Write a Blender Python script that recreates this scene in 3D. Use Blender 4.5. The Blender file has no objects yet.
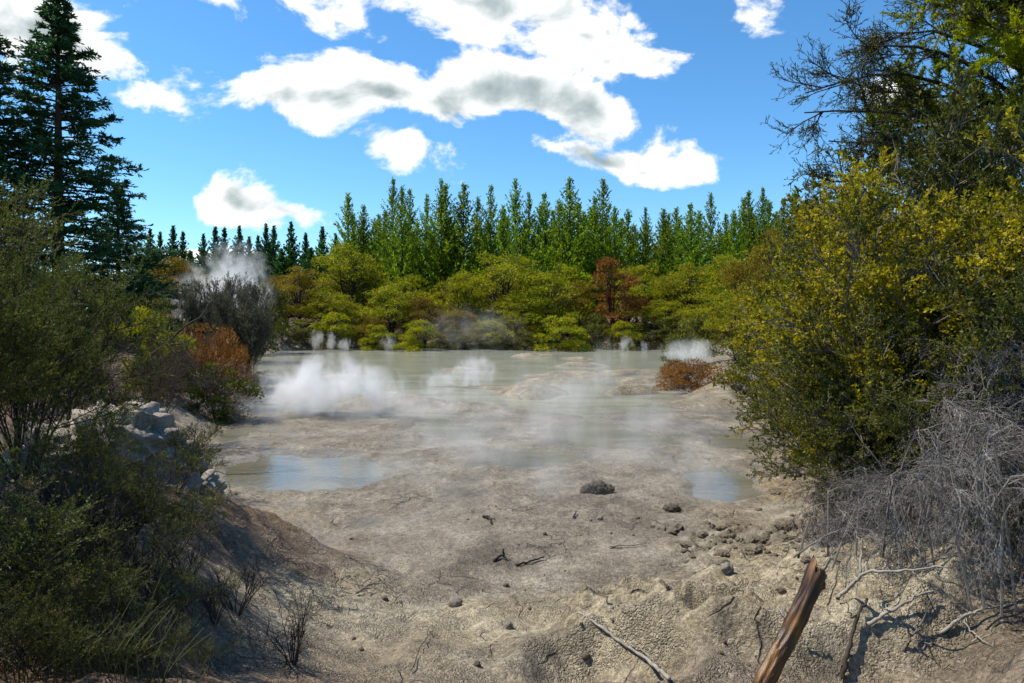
import bpy, math, random
import numpy as np
from mathutils import Vector

PI = math.pi
R = math.radians
scn = bpy.context.scene
COL = scn.collection
F, HZ, CX, EYE = 683.0, 310.0, 512.0, 3.5      # focal length in px, horizon row, centre column, eye height

# ------------------------------------------------------------------ numpy noise
_prng = np.random.default_rng(11)
PERM = np.concatenate([_prng.permutation(256)] * 3)
GA = _prng.uniform(0, 2 * PI, 256)
GX, GY = np.cos(GA), np.sin(GA)

def pnoise(x, y, seed=0):
    x = np.asarray(x, float) + seed * 17.31
    y = np.asarray(y, float) - seed * 9.77
    xi = np.floor(x).astype(np.int64); yi = np.floor(y).astype(np.int64)
    xf = x - xi; yf = y - yi
    xi &= 255; yi &= 255
    u = xf ** 3 * (xf * (xf * 6 - 15) + 10); v = yf ** 3 * (yf * (yf * 6 - 15) + 10)
    def g(ix, iy, dx, dy):
        h = PERM[PERM[ix & 255] + (iy & 255)]
        return GX[h] * dx + GY[h] * dy
    a = g(xi, yi, xf, yf); b = g(xi + 1, yi, xf - 1, yf)
    c = g(xi, yi + 1, xf, yf - 1); d = g(xi + 1, yi + 1, xf - 1, yf - 1)
    return (a + (b - a) * u + (c - a) * v + (a - b - c + d) * u * v) * 1.5

def fbm(x, y, o=4, seed=0, gain=.5):
    s = 0; a = 1; f = 1
    for k in range(o):
        s = s + a * pnoise(x * f, y * f, seed + k * 3); a *= gain; f *= 2.03
    return s

def ridged(x, y, o=3, seed=0):
    s = 0; a = 1; f = 1
    for k in range(o):
        s = s + a * (1 - 2 * np.abs(pnoise(x * f, y * f, seed + k * 5))); a *= .5; f *= 2.1
    return s

def sstep(a, b, x):
    t = np.clip((x - a) / (b - a), 0, 1)
    return t * t * (3 - 2 * t)

# ------------------------------------------------------------------ terrain
def pz(px, py, z=0.0):                      # pixel on a horizontal plane -> x, depth
    d = (EYE - z) * F / (py - HZ)
    return ((px - CX) / F * d, d)

POOL = np.array([pz(*p) for p in [
    (262, 351), (258, 357), (254, 366), (246, 380), (228, 400), (212, 425), (203, 450), (200, 474), (222, 503), (262, 532), (330, 570),
    (430, 592), (530, 600), (600, 585), (690, 560), (752, 535), (775, 500), (782, 460), (772, 428), (742, 405), (712, 388),
    (704, 372), (700, 360), (694, 351)]] + [(9, 64), (-3, 65.5), (-14, 64)])

def pool_sd(x, y):
    xs = x + .35 * pnoise(x * .7, y * .7, 40) + .12 * pnoise(x * 2.3, y * 2.3, 41)
    ys = y + .35 * pnoise(x * .7, y * .7, 42) + .12 * pnoise(x * 2.3, y * 2.3, 43)
    best = np.full(np.shape(xs), 1e9); ins = np.zeros(np.shape(xs), bool)
    n = len(POOL)
    for i in range(n):
        ax, ay = POOL[i]; bx, by = POOL[(i + 1) % n]
        ex, ey = bx - ax, by - ay
        t = np.clip(((xs - ax) * ex + (ys - ay) * ey) / (ex * ex + ey * ey), 0, 1)
        d = np.hypot(xs - ax - t * ex, ys - ay - t * ey)
        best = np.minimum(best, d)
        c = ((ay > ys) != (by > ys)) & (xs < (bx - ax) * (ys - ay) / (by - ay + 1e-12) + ax)
        ins ^= c
    return np.where(ins, -best, best)

def ell(x, y, cx, cy, rx, ry, rot=0.0):
    c, s = math.cos(rot), math.sin(rot)
    dx, dy = x - cx, y - cy
    return np.hypot((dx * c + dy * s) / rx, (-dx * s + dy * c) / ry)

WATER_Z = -0.02

def fields(x, y):
    """height and surface masks of the ground at world x, depth y"""
    x = np.asarray(x, float); y = np.asarray(y, float)
    sd = pool_sd(x, y)
    wx = x + .5 * pnoise(x * .6, y * .6, 50); wy = y + .8 * pnoise(x * .5, y * .5, 51)
    # mud inside the pool: above the water near us, under it far away
    base = .055 - .15 * sstep(21, 31, wy)
    m = base - .050 * sstep(13.0, 17.5, wy) + .055 * fbm(x * .38, y * .22, 4, 60) + .012 * fbm(x * 1.6, y * 1.6, 3, 63)
    # shallow pans that hold water
    for cx, cy, rx, ry, dep in [(-4.0, 14.6, 1.75, 1.7, .16), (-5.6, 15.0, 1.2, 1.9, .10), (4.15, 13.8, 1.15, 1.6, .15), (2.9, 24.6, 2.6, 1.5, .16),
                                (3.0, 18.6, 1.7, 1.5, .085), (-1.5, 19.8, 1.8, 1.5, .075), (6.3, 18.2, 1.2, 1.1, .09), (.5, 16.2, 1.3, 1.0, .06)]:
        m = m - dep * (1 - sstep(.35, 1.25, ell(wx, wy, cx, cy, rx, ry) + .22 * fbm(x * 1.1, y * .9, 4, 66)))
    # mud islands standing out of the far water
    for cx, cy, rx, ry, hh in [(2.2, 33, 2.6, 1.2, .2), (8.2, 31, 2.2, 1.3, .25), (4.4, 43, 2.6, 1.5, .22), (-3, 40, 2.5, 1.2, .18), (.9, 28.6, 1.9, 2.2, .32), (5.2, 29.0, 1.5, 1.3, .26), (3.2, 36.5, 4.0, 1.6, .2), (6.4, 33.5, 1.8, 1.3, .2), (7.0, 38, 3.0, 1.4, .22),
                               (9.0, 27.5, 2.7, 3.0, .42), (7.2, 25.2, 2.0, 1.5, .2), (-4.6, 25.0, 2.6, 1.5, .22), (-3.6, 18.2, 1.6, 1.3, .16), (-2.6, 24.3, 3.2, 1.2, .16),
                               (1.5, 52, 2.4, 1.5, .2), (4.6, 49, 2.2, 1.3, .2), (-8.6, 36, 2.2, 2.0, .16), (-1, 31, 3, 1.5, .13)]:
        m = m + (1.25 + .5 * (cy > 24)) * hh * (1 - sstep(.1, 1.1, ell(wx, wy, cx, cy, rx, ry)))
    m = m + .05 * np.exp(-ell(x, y, 1.62, 13.2, .5, .5) ** 2) + .04 * np.exp(-ell(x, y, .54, 10.9, .3, .3) ** 2)
    # boil rings in the mud
    for cx, cy, r in [(1.6, 13.2, .9), (-3.4, 18, 1.3), (3.4, 11.6, .5), (-.4, 15, .8)]:
        d = ell(x, y, cx, cy, 1, 1)
        m = m + .022 * np.sin(d * 9) * np.exp(-(d / r) ** 2)
    # banks
    o = np.maximum(sd, 0)
    left = sstep(-1.5, -4.5, x + .12 * (y - 10)); right = sstep(2.5, 4.5, x - .1 * (y - 9)); far = sstep(50, 60, y)
    near = sstep(12, 8, y)
    hb = .10 * sstep(0, .8, o) + .16 * sstep(.3, 5, o) + .02 * np.clip(o - 3, 0, 60)
    hb = hb + left * (.62 * sstep(0, 1.5, o) + .45 * sstep(1.2, 4.0, o)) + right * (.30 * sstep(0, 1.6, o) + .3 * sstep(1.2, 4, o))
    hb = hb + far * (.35 * sstep(0, 2.5, o))
    hb = hb + near * .75 * sstep(8.8, 2.5, y)
    hb = hb * (1 + .22 * fbm(x * .6, y * .6, 3, 70)) + .05 * fbm(x * 1.3, y * 1.3, 4, 74) * sstep(0, .7, o)
    # gullied brown slope on the left bank
    lm = np.exp(-ell(x, y, -3.7, 8.6, 1.9, 2.0, .3) ** 2 * 1.3)
    hb = hb + lm * (.42 + .10 * ridged(x * .9 + y * .7, y * .35 - x * .3, 3, 80))
    # eroded pale mound in the right foreground
    mx = x + .16 * pnoise(x * 1.5, y * 1.5, 90) + .04 * pnoise(x * 5, y * 5, 92); my = y + .16 * pnoise(x * 1.5, y * 1.5, 91) + .04 * pnoise(x * 5, y * 5, 93)
    e = ell(mx, my, 2.75, 6.45, 2.5, 1.5, .02)
    pm = 1 - sstep(.80, 1.03, e)
    lump = .10 * ridged(x * .9, y * .9, 3, 95) + .05 * fbm(x * 2.3, y * 2.3, 4, 99)
    hb = hb + pm * (.24 + lump)
    # scooped hollows with steep backs in that mound
    for cx, cy, rx, ry, dep in [(.80, 5.35, .78, .55, .27), (1.80, 5.9, .46, .55, .22), (2.3, 6.6, .55, .26, .12), (2.85, 5.8, .50, .45, .20), (3.7, 6.3, .6, .42, .14), (1.2, 6.45, .45, .22, .14)]:
        ee = ell(mx, my, cx, cy, rx, ry)
        hb = hb - dep * (1 - sstep(.42, 1.06, ee)) + .05 * np.exp(-((ee - 1.12) / .14) ** 2)
    h = np.where(sd < 0, m, np.maximum(m, base + .05) * 0 + hb + .05)
    bl = sstep(-.5, .35, sd)
    h = m * (1 - bl) + (hb + .05) * bl
    # crusty grain
    m_r = .012 * ridged(x * 1.9, y * 1.5, 3, 150) * (1 - bl) * sstep(-.01, .05, m)
    h = h + m_r
    grain = .010 * ridged(x * 3.4, y * 3.4, 3, 110) + .006 * fbm(x * 9, y * 9, 3, 114)
    h = h + grain * sstep(40, 14, y)
    clod = sstep(.15, .6, np.exp(-ell(x, y, 3.55, 10.0, 1.4, .8, .2) ** 2))
    h = h + clod * .07 * (ridged(x * 2.6, y * 2.6, 3, 120) - .3)
    # small pits and hollows in the near crust
    for cx, cy, r in [pz(455, 612, .3) + (.12,), pz(505, 612, .3) + (.17,), pz(462, 630, .3) + (.18,), pz(410, 625, .3) + (.12,), pz(490, 676, .4) + (.12,), pz(440, 655, .3) + (.08,)]:
        h = h - .07 * np.exp(-(np.hypot(x - cx, y - cy) / r) ** 2)
    soil = np.clip(sstep(.1, .9, lm + .25 * fbm(x * 1.2, y * 1.2, 3, 130)) + sstep(2.2, 5.0, o) * (1 - .95 * pm) * (1 - .6 * sstep(0, 2, x) * near), 0, 1)
    soil = np.maximum(soil, left * sstep(.9, 2.0, o) * sstep(-.4, .3, fbm(x * .8, y * .8, 3, 133)))
    crust = np.clip(pm * 1.0 + near * sstep(0.0, .9, o) * .55 + .5 * sstep(.1, .5, fbm(x * .45, y * .3, 3, 136)) * bl, 0, 1) * (1 - soil)
    crust = np.maximum(crust, (1 - bl) * sstep(22, 27, y) * sstep(-.01, .05, h) * .7)
    wet = (1 - sstep(-.01, .06, h)) * (1 - bl)
    wet = np.clip(wet + .55 * sstep(.0, .4, fbm(x * .5, y * .28, 3, 139)) * (1 - bl), 0, 1)
    strip = np.exp(-ell(x, y, -2.05, 7.2, 1.3, .3, 1.0) ** 2)
    ochre = (1 - np.abs(np.clip(sd / 1.4, -1, 1))) * sstep(2, 4.5, np.abs(x - .2)) * sstep(-.2, .3, fbm(x * .5, y * .5, 3, 142)) + .0 * strip
    return h, np.clip(soil, 0, 1), np.clip(crust + strip * .9, 0, 1), wet, np.clip(ochre, 0, 1)

def gz(x, y):
    return float(fields(np.array([x]), np.array([y]))[0][0])

def at(px, py, lift=0.0):
    """the point of the ground seen along a direction"""
    d = np.geomspace(3.0, 70, 1400)
    x = (px - CX) / F * d; z = EYE - (py - HZ) / F * d
    h = fields(x, d)[0]
    k = int(np.argmax(z <= h))
    return Vector((x[k], d[k], h[k] + lift))

def sky_pt(px, py, d):
    return Vector(((px - CX) / F * d, d, EYE - (py - HZ) / F * d))

# ------------------------------------------------------------------ mesh helpers
def mk(name, V, Q=None, T=None, mat=None, parent=None, smooth=False, link=True):
    me = bpy.data.meshes.new(name)
    V = np.ascontiguousarray(V, dtype=np.float32).reshape(-1, 3)
    Q = np.zeros((0, 4), np.int32) if Q is None else np.asarray(Q, np.int32).reshape(-1, 4)
    T = np.zeros((0, 3), np.int32) if T is None else np.asarray(T, np.int32).reshape(-1, 3)
    me.vertices.add(len(V)); me.vertices.foreach_set('co', V.ravel())
    me.loops.add(Q.size + T.size)
    me.loops.foreach_set('vertex_index', np.concatenate([Q.ravel(), T.ravel()]))
    n = len(Q) + len(T)
    me.polygons.add(n)
    st = np.concatenate([np.arange(len(Q)) * 4, Q.size + np.arange(len(T)) * 3]).astype(np.int32)
    me.polygons.foreach_set('loop_start', st)
    me.polygons.foreach_set('use_smooth', np.full(n, smooth, dtype=bool))
    me.update(calc_edges=True); me.validate()
    if mat: me.materials.append(mat)
    o = bpy.data.objects.new(name, me)
    COL.objects.link(o)
    if parent: o.parent = parent
    return o

def norm(a):
    return a / (np.linalg.norm(a, axis=-1, keepdims=True) + 1e-9)

def tubes(P, Rad, sides=4):
    """P (N,K,3), Rad (N,K) -> verts, quads"""
    N, K, _ = P.shape
    T = np.gradient(P, axis=1); T = norm(T)
    ref = np.where(np.abs(T[..., 2:3]) > .9, np.array([1., 0, 0]), np.array([0, 0, 1.]))
    A = norm(np.cross(T, ref)); B = np.cross(T, A)
    an = np.arange(sides) * 2 * PI / sides
    V = P[:, :, None, :] + Rad[:, :, None, None] * (A[:, :, None, :] * np.cos(an)[None, None, :, None] + B[:, :, None, :] * np.sin(an)[None, None, :, None])
    idx = np.arange(N * K * sides).reshape(N, K, sides)
    a = idx[:, :-1]; b = idx[:, 1:]
    Q = np.stack([a, np.roll(a, -1, 2), np.roll(b, -1, 2), b], -1)
    return V.reshape(-1, 3), Q.reshape(-1, 4)

def join(parts):
    Vs, Qs, n = [], [], 0
    for V, Q in parts:
        Vs.append(V); Qs.append(Q + n); n += len(V)
    return np.concatenate(Vs), np.concatenate(Qs)

def leaves(P, D, L, W, rng, N=None):
    """rhombic leaves from base points P along directions D"""
    n = len(P)
    D = norm(D)
    ref = norm(rng.normal(size=(n, 3))) if N is None else N
    S = norm(np.cross(D, ref))
    L = np.broadcast_to(L, (n,))[:, None]; W = np.broadcast_to(W, (n,))[:, None]
    V = np.stack([P, P + D * L * .55 + S * W * .5, P + D * L, P + D * L * .55 - S * W * .5], 1)
    return V.reshape(-1, 3), np.arange(n * 4).reshape(n, 4)

def grow(par, m, t0, t1, length, ang, trop, jit, K, rng, taper=.0, up=(0, 0, 1)):
    """m children on every parent polyline"""
    N, KP, _ = par.shape
    t = rng.uniform(t0, t1, (N, m)); f = t * (KP - 1)
    i = np.clip(f.astype(int), 0, KP - 2); w = (f - i)[..., None]
    n_ = np.arange(N)[:, None]
    p0 = par[n_, i]; p1 = par[n_, i + 1]
    pos = (p0 * (1 - w) + p1 * w).reshape(-1, 3)
    tan = norm(p1 - p0).reshape(-1, 3)
    r = norm(np.cross(tan, rng.normal(size=tan.shape)))
    a = (ang * rng.uniform(.6, 1.35, len(tan)))[:, None]
    d = norm(np.cos(a) * tan + np.sin(a) * r)
    ln = length * rng.uniform(.55, 1.2, len(tan)) * (1 - taper * t.reshape(-1))
    out = [pos]
    for k in range(K - 1):
        d = norm(d + jit * rng.normal(size=d.shape) + trop * np.array(up))
        out.append(out[-1] + d * (ln / (K - 1))[:, None])
    return np.stack(out, 1)

def along(P, m, t0, t1, rng):
    N, K, _ = P.shape
    t = rng.uniform(t0, t1, (N, m)); f = t * (K - 1)
    i = np.clip(f.astype(int), 0, K - 2); w = (f - i)[..., None]
    n_ = np.arange(N)[:, None]
    p0 = P[n_, i]; p1 = P[n_, i + 1]
    return (p0 * (1 - w) + p1 * w).reshape(-1, 3), norm(p1 - p0).reshape(-1, 3)

def rad(P, r0, r1):
    N, K, _ = P.shape
    return np.broadcast_to(np.linspace(r0, r1, K)[None], (N, K)).copy()

# ------------------------------------------------------------------ node helpers
def newmat(name):
    m = bpy.data.materials.new(name); m.use_nodes = True
    nt = m.node_tree; nt.nodes.clear()
    return m, nt

class NB:
    def __init__(s, nt): s.nt = nt
    def n(s, t, **kw):
        nd = s.nt.nodes.new(t)
        for k, v in kw.items():
            if k == 'inp':
                for a, b in v.items():
                    if isinstance(b, bpy.types.NodeSocket): s.nt.links.new(b, nd.inputs[a])
                    else: nd.inputs[a].default_value = b
            else: setattr(nd, k, v)
        return nd
    def math(s, op, a, b=0.0, c=None, clamp=False):
        i = {0: a, 1: b}
        if c is not None: i[2] = c
        return s.n('ShaderNodeMath', operation=op, use_clamp=clamp, inp=i).outputs[0]
    def mr(s, v, a, b, c=0.0, d=1.0, smooth=True):
        return s.n('ShaderNodeMapRange', interpolation_type='SMOOTHSTEP' if smooth else 'LINEAR', inp={'Value': v, 'From Min': a, 'From Max': b, 'To Min': c, 'To Max': d}).outputs[0]
    def mix(s, f, a, b, bt='MIX'):
        nd = s.n('ShaderNodeMix', data_type='RGBA', blend_type=bt)
        for k, v in ((0, f), (6, a), (7, b)):
            if isinstance(v, bpy.types.NodeSocket): s.nt.links.new(v, nd.inputs[k])
            else: nd.inputs[k].default_value = v if k == 0 else tuple(v) + ((1,) if len(v) == 3 else ())
        return nd.outputs[2]
    def noise(s, vec, sc, det=4, ro=.55, dist=0.0, dim='3D'):
        nd = s.n('ShaderNodeTexNoise', noise_dimensions=dim, inp={'Scale': sc, 'Detail': det, 'Roughness': ro, 'Distortion': dist})
        if vec is not None: s.nt.links.new(vec, nd.inputs['Vector'])
        return nd.outputs[0]
    def ramp(s, f, stops, interp='LINEAR'):
        nd = s.n('ShaderNodeValToRGB', inp={0: f}); cr = nd.color_ramp; cr.interpolation = interp
        while len(cr.elements) < len(stops): cr.elements.new(.5)
        for e, (p, c) in zip(cr.elements, stops):
            e.position = p; e.color = tuple(c) + (1,)
        return nd.outputs[0]

def leaf_mat(name, cols, trans=.4, rough=.6, spec=.18, tint=.25):
    m, nt = newmat(name); b = NB(nt)
    g = b.n('ShaderNodeNewGeometry'); oi = b.n('ShaderNodeObjectInfo')
    st = [(i / max(1, len(cols) - 1), c) for i, c in enumerate(cols)]
    tc = b.n('ShaderNodeTexCoord')
    cl = b.noise(tc.outputs['Object'], 1.1, 2)
    f = b.math('ADD', b.math('MULTIPLY', g.outputs['Random Per Island'], .5), b.math('MULTIPLY', b.mr(cl, .34, .66), .5))
    c = b.ramp(f, st)
    v = b.math('ADD', 1 - tint, b.math('MULTIPLY', oi.outputs['Random'], tint * 2))
    hs = b.n('ShaderNodeHueSaturation', inp={'Color': c, 'Value': v, 'Hue': b.math('ADD', .5 - tint * .04, b.math('MULTIPLY', oi.outputs['Random'], tint * .08))})
    p = b.n('ShaderNodeBsdfPrincipled', inp={'Base Color': hs.outputs[0], 'Roughness': rough, 'Specular IOR Level': spec})
    t = b.n('ShaderNodeBsdfTranslucent', inp={'Color': hs.outputs[0]})
    mx = b.n('ShaderNodeMixShader', inp={0: trans, 1: p.outputs[0], 2: t.outputs[0]})
    o = b.n('ShaderNodeOutputMaterial', inp={0: mx.outputs[0]})
    return m

def bark_mat(name, c0, c1, scale=8, rough=.85, stretch=6, bump=.4):
    m, nt = newmat(name); b = NB(nt)
    tc = b.n('ShaderNodeTexCoord')
    mp = b.n('ShaderNodeMapping', inp={'Vector': tc.outputs['Object'], 'Scale': (stretch, stretch, 1)})
    f = b.noise(mp.outputs[0], scale / stretch, 6, .65)
    f2 = b.noise(tc.outputs['Object'], scale * .25, 3)
    c = b.ramp(b.math('ADD', b.math('MULTIPLY', f, .7), b.math('MULTIPLY', f2, .3)), [(.32, c0), (.66, c1)])
    bp = b.n('ShaderNodeBump', inp={'Strength': bump, 'Distance': .02, 'Height': f})
    p = b.n('ShaderNodeBsdfPrincipled', inp={'Base Color': c, 'Roughness': rough, 'Normal': bp.outputs[0], 'Specular IOR Level': .2})
    b.n('ShaderNodeOutputMaterial', inp={0: p.outputs[0]})
    return m

MAT = {}
MAT['pine'] = leaf_mat('pine needles', [(.05, .11, .006), (.16, .26, .010), (.34, .41, .012)], .58, .5, .2, .22)
MAT['pine_far'] = leaf_mat('far conifer needles', [(.016, .055, .014), (.035, .105, .016), (.07, .15, .018)], .5, .5, .2, .15)
MAT['fir'] = leaf_mat('fir needles', [(.016, .052, .022), (.030, .090, .028), (.075, .125, .026)], .4, .5, .2, .1)
MAT['kanuka'] = leaf_mat('kanuka leaves', [(.05, .08, .004), (.165, .19, .005), (.33, .315, .006), (.46, .38, .008)], .52, .5, .2, .22)
MAT['ochre'] = leaf_mat('ochre leaves', [(.07, .06, .006), (.16, .125, .007), (.25, .16, .008), (.25, .21, .008)], .48, .5, .2, .2)
MAT['rust'] = leaf_mat('rusty dead leaves', [(.11, .040, .008), (.22, .078, .010), (.27, .12, .02), (.16, .09, .035)], .35, .6, .15, .12)
MAT['manuka'] = leaf_mat('manuka leaves', [(.034, .050, .009), (.078, .104, .013), (.145, .165, .022), (.20, .19, .030)], .35, .55, .2, .15)
MAT['olive'] = leaf_mat('olive leaves', [(.045, .056, .008), (.10, .108, .010), (.18, .165, .014)], .35, .55, .2, .15)
MAT['yellow'] = leaf_mat('yellow green leaves', [(.07, .08, .004), (.20, .19, .005), (.42, .345, .006), (.57, .455, .012)], .4, .55, .2, .1)
MAT['fresh'] = leaf_mat('fresh green leaves', [(.10, .13, .006), (.22, .25, .007), (.36, .36, .010)], .45, .55, .2, .1)
MAT['frond'] = leaf_mat('bright feathery fronds', [(.16, .21, .006), (.30, .35, .008), (.44, .46, .012)], .6, .5, .2, .05)
MAT['greyleaf'] = leaf_mat('grey green leaves', [(.07, .075, .042), (.13, .128, .075), (.20, .185, .115)], .3, .55, .25, .1)
MAT['brownleaf'] = leaf_mat('dry brown twiglets', [(.04, .026, .016), (.075, .048, .026), (.10, .075, .03)], .25, .6, .2, .12)
MAT['drytwig'] = leaf_mat('bleached dry twiglets', [(.07, .055, .045), (.15, .13, .115), (.28, .265, .25)], .15, .6, .2, .05)
MAT['bark'] = bark_mat('dark bark', (.018, .013, .010), (.075, .058, .044))
MAT['greybark'] = bark_mat('grey bark', (.07, .06, .052), (.20, .18, .16))
MAT['redbark'] = bark_mat('reddish bark', (.035, .018, .012), (.10, .06, .04))
MAT['bleached'] = bark_mat('bleached wood', (.14, .12, .095), (.36, .33, .28), 14)
MAT['browntwig'] = bark_mat('dark weathered twig', (.035, .027, .022), (.21, .185, .165), 6)
MAT['fadedtwig'] = bark_mat('faded grey twig', (.045, .035, .028), (.42, .40, .37), 6)
MAT['black'] = bark_mat('blackened wood', (.012, .010, .009), (.05, .043, .037), 14)

def attr(b, n):
    return b.n('ShaderNodeAttribute', attribute_name=n).outputs['Fac']

def mud_mat():
    m, nt = newmat('cracked sulphur mud'); b = NB(nt)
    pos = b.n('ShaderNodeNewGeometry').outputs['Position']
    soil, crust, wet, och = attr(b, 'soil'), attr(b, 'crust'), attr(b, 'wet'), attr(b, 'ochre')
    n1 = b.noise(pos, .9, 6, .6); n2 = b.noise(pos, 7, 5, .65); n3 = b.noise(pos, 38, 4, .75)
    mud = b.ramp(n1, [(.3, (.145, .120, .090)), (.5, (.215, .182, .138)), (.7, (.31, .27, .212))])
    cr = b.ramp(n1, [(.3, (.205, .163, .105)), (.5, (.30, .248, .165)), (.72, (.41, .352, .25))])
    so = b.ramp(n2, [(.3, (.070, .042, .024)), (.52, (.14, .088, .052)), (.72, (.24, .165, .105))])
    oc = b.ramp(n2, [(.3, (.19, .13, .06)), (.7, (.34, .25, .13))])
    c = b.mix(crust, mud, cr)
    c = b.mix(b.math('MULTIPLY', och, .65), c, oc)
    wetc = b.ramp(n1, [(.35, (.085, .072, .050)), (.65, (.15, .130, .096))])
    c = b.mix(b.math('MULTIPLY', wet, .8), c, wetc)
    c = b.mix(soil, c, so)
    # granules: drops and burst bubbles set in the mud
    jv = b.n('ShaderNodeVectorMath', operation='ADD', inp={0: pos, 1: b.n('ShaderNodeVectorMath', operation='SCALE', inp={0: b.n('ShaderNodeTexNoise', inp={'Vector': pos, 'Scale': 22.0, 'Detail': 3.0}).outputs['Color'], 'Scale': .06}).outputs[0]}).outputs[0]
    vo = b.n('ShaderNodeTexVoronoi', inp={'Vector': jv, 'Scale': 52.0, 'Randomness': 1.0})
    vo2 = b.n('ShaderNodeTexVoronoi', inp={'Vector': jv, 'Scale': 19.0})
    wp = b.n('ShaderNodeVectorMath', operation='ADD', inp={0: pos, 1: b.n('ShaderNodeVectorMath', operation='SCALE', inp={0: b.n('ShaderNodeTexNoise', inp={'Vector': pos, 'Scale': 3.0, 'Detail': 3.0}).outputs['Color'], 'Scale': .35}).outputs[0]}).outputs[0]
    ck = b.n('ShaderNodeTexVoronoi', feature='DISTANCE_TO_EDGE', inp={'Vector': wp, 'Scale': 1.5})
    crack = b.math('MULTIPLY', b.mr(ck.outputs['Distance'], 0.0, .022, 1, 0), b.mr(b.noise(pos, .8, 2), .5, .62))
    grain = b.math('MULTIPLY_ADD', n3, .7, .65)
    spk = b.math('MULTIPLY_ADD', b.mr(vo.outputs['Color'], .15, .85), .55, .72)
    c = b.mix(1.0, c, b.n('ShaderNodeCombineColor', inp={0: spk, 1: spk, 2: spk}).outputs[0], 'MULTIPLY')
    c = b.mix(1.0, c, b.n('ShaderNodeCombineColor', inp={0: grain, 1: grain, 2: grain}).outputs[0], 'MULTIPLY')
    n4 = b.mr(b.noise(pos, 13, 4, .7), .36, .64, .72, 1.28, False)
    c = b.mix(1.0, c, b.n('ShaderNodeCombineColor', inp={0: n4, 1: n4, 2: n4}).outputs[0], 'MULTIPLY')
    c = b.mix(b.math('MULTIPLY', crack, .7), c, (.04, .033, .026))
    rough = b.mr(wet, .2, 1.0, .85, .42)
    dry = b.math('SUBTRACT', 1.0, b.math('MULTIPLY', wet, .8))
    hgt = b.math('ADD', b.math('MULTIPLY', b.math('MULTIPLY', vo.outputs['Distance'], -1.1), b.mr(b.noise(pos, 2.2, 4, .6), .38, .62, .15, 1.2)), b.math('MULTIPLY', n2, .9))
    hgt = b.math('ADD', hgt, b.math('MULTIPLY', n3, .9))
    hgt = b.math('ADD', hgt, b.math('MULTIPLY', vo2.outputs['Distance'], -.2))
    hgt = b.math('SUBTRACT', hgt, b.math('MULTIPLY', crack, 1.2))
    bp = b.n('ShaderNodeBump', inp={'Strength': b.math('MULTIPLY', dry, .95), 'Distance': .035, 'Height': hgt})
    p = b.n('ShaderNodeBsdfPrincipled', inp={'Base Color': c, 'Roughness': rough, 'Normal': bp.outputs[0], 'Specular IOR Level': .35})
    b.n('ShaderNodeOutputMaterial', inp={0: p.outputs[0]})
    return m

def water_mat():
    m, nt = newmat('milky grey green water'); b = NB(nt)
    pos = b.n('ShaderNodeNewGeometry').outputs['Position']
    mp = b.n('ShaderNodeMapping', inp={'Vector': pos, 'Scale': (.35, .9, 1)})
    n1 = b.noise(mp.outputs[0], 1.0, 6, .6, .6)
    sepy = b.n('ShaderNodeSeparateXYZ', inp={0: pos}).outputs[1]
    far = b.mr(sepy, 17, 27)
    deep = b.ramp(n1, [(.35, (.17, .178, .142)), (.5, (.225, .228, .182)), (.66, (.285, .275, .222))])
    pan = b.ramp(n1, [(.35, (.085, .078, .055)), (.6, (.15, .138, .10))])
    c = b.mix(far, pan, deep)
    rip = b.noise(pos, 5, 3, .5)
    rip2 = b.noise(pos, .9, 3, .5)
    bp = b.n('ShaderNodeBump', inp={'Strength': b.mr(sepy, 17, 27, .10, .22), 'Distance': .05, 'Height': b.math('ADD', rip, rip2)})
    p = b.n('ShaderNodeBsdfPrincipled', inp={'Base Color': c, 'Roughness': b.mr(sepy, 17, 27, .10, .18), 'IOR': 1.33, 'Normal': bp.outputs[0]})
    b.n('ShaderNodeOutputMaterial', inp={0: p.outputs[0]})
    return m

def rock_mat(name, c0, c1, sc=5):
    m, nt = newmat(name); b = NB(nt)
    tc = b.n('ShaderNodeTexCoord')
    f = b.noise(tc.outputs['Object'], sc, 8, .65); g = b.noise(tc.outputs['Object'], sc * 7, 4, .6)
    c = b.ramp(b.math('ADD', b.math('MULTIPLY', f, .65), b.math('MULTIPLY', g, .35)), [(.35, c0), (.62, c1)])
    bp = b.n('ShaderNodeBump', inp={'Strength': .8, 'Distance': .04, 'Height': b.math('ADD', f, b.math('MULTIPLY', g, .4))})
    p = b.n('ShaderNodeBsdfPrincipled', inp={'Base Color': c, 'Roughness': .85, 'Normal': bp.outputs[0], 'Specular IOR Level': .25})
    b.n('ShaderNodeOutputMaterial', inp={0: p.outputs[0]})
    return m

MAT['rock'] = rock_mat('pale grey rock', (.13, .108, .085), (.38, .335, .28), 3.5)
MAT['clod'] = rock_mat('dark mud clod', (.12, .10, .075), (.26, .22, .165), 9)
MAT['boil'] = rock_mat('dark wet mud', (.055, .045, .035), (.17, .14, .105), 12)

# ------------------------------------------------------------------ tagging and copying
def tag(o, label=None, cat=None, group=None, kind=None):
    if label: o['label'] = label
    if cat: o['category'] = cat
    if group: o['group'] = group
    if kind: o['kind'] = kind
    return o

def empty(name, loc=(0, 0, 0)):
    o = bpy.data.objects.new(name, None); COL.objects.link(o); o.location = loc
    o.empty_display_size = .3
    return o

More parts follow.
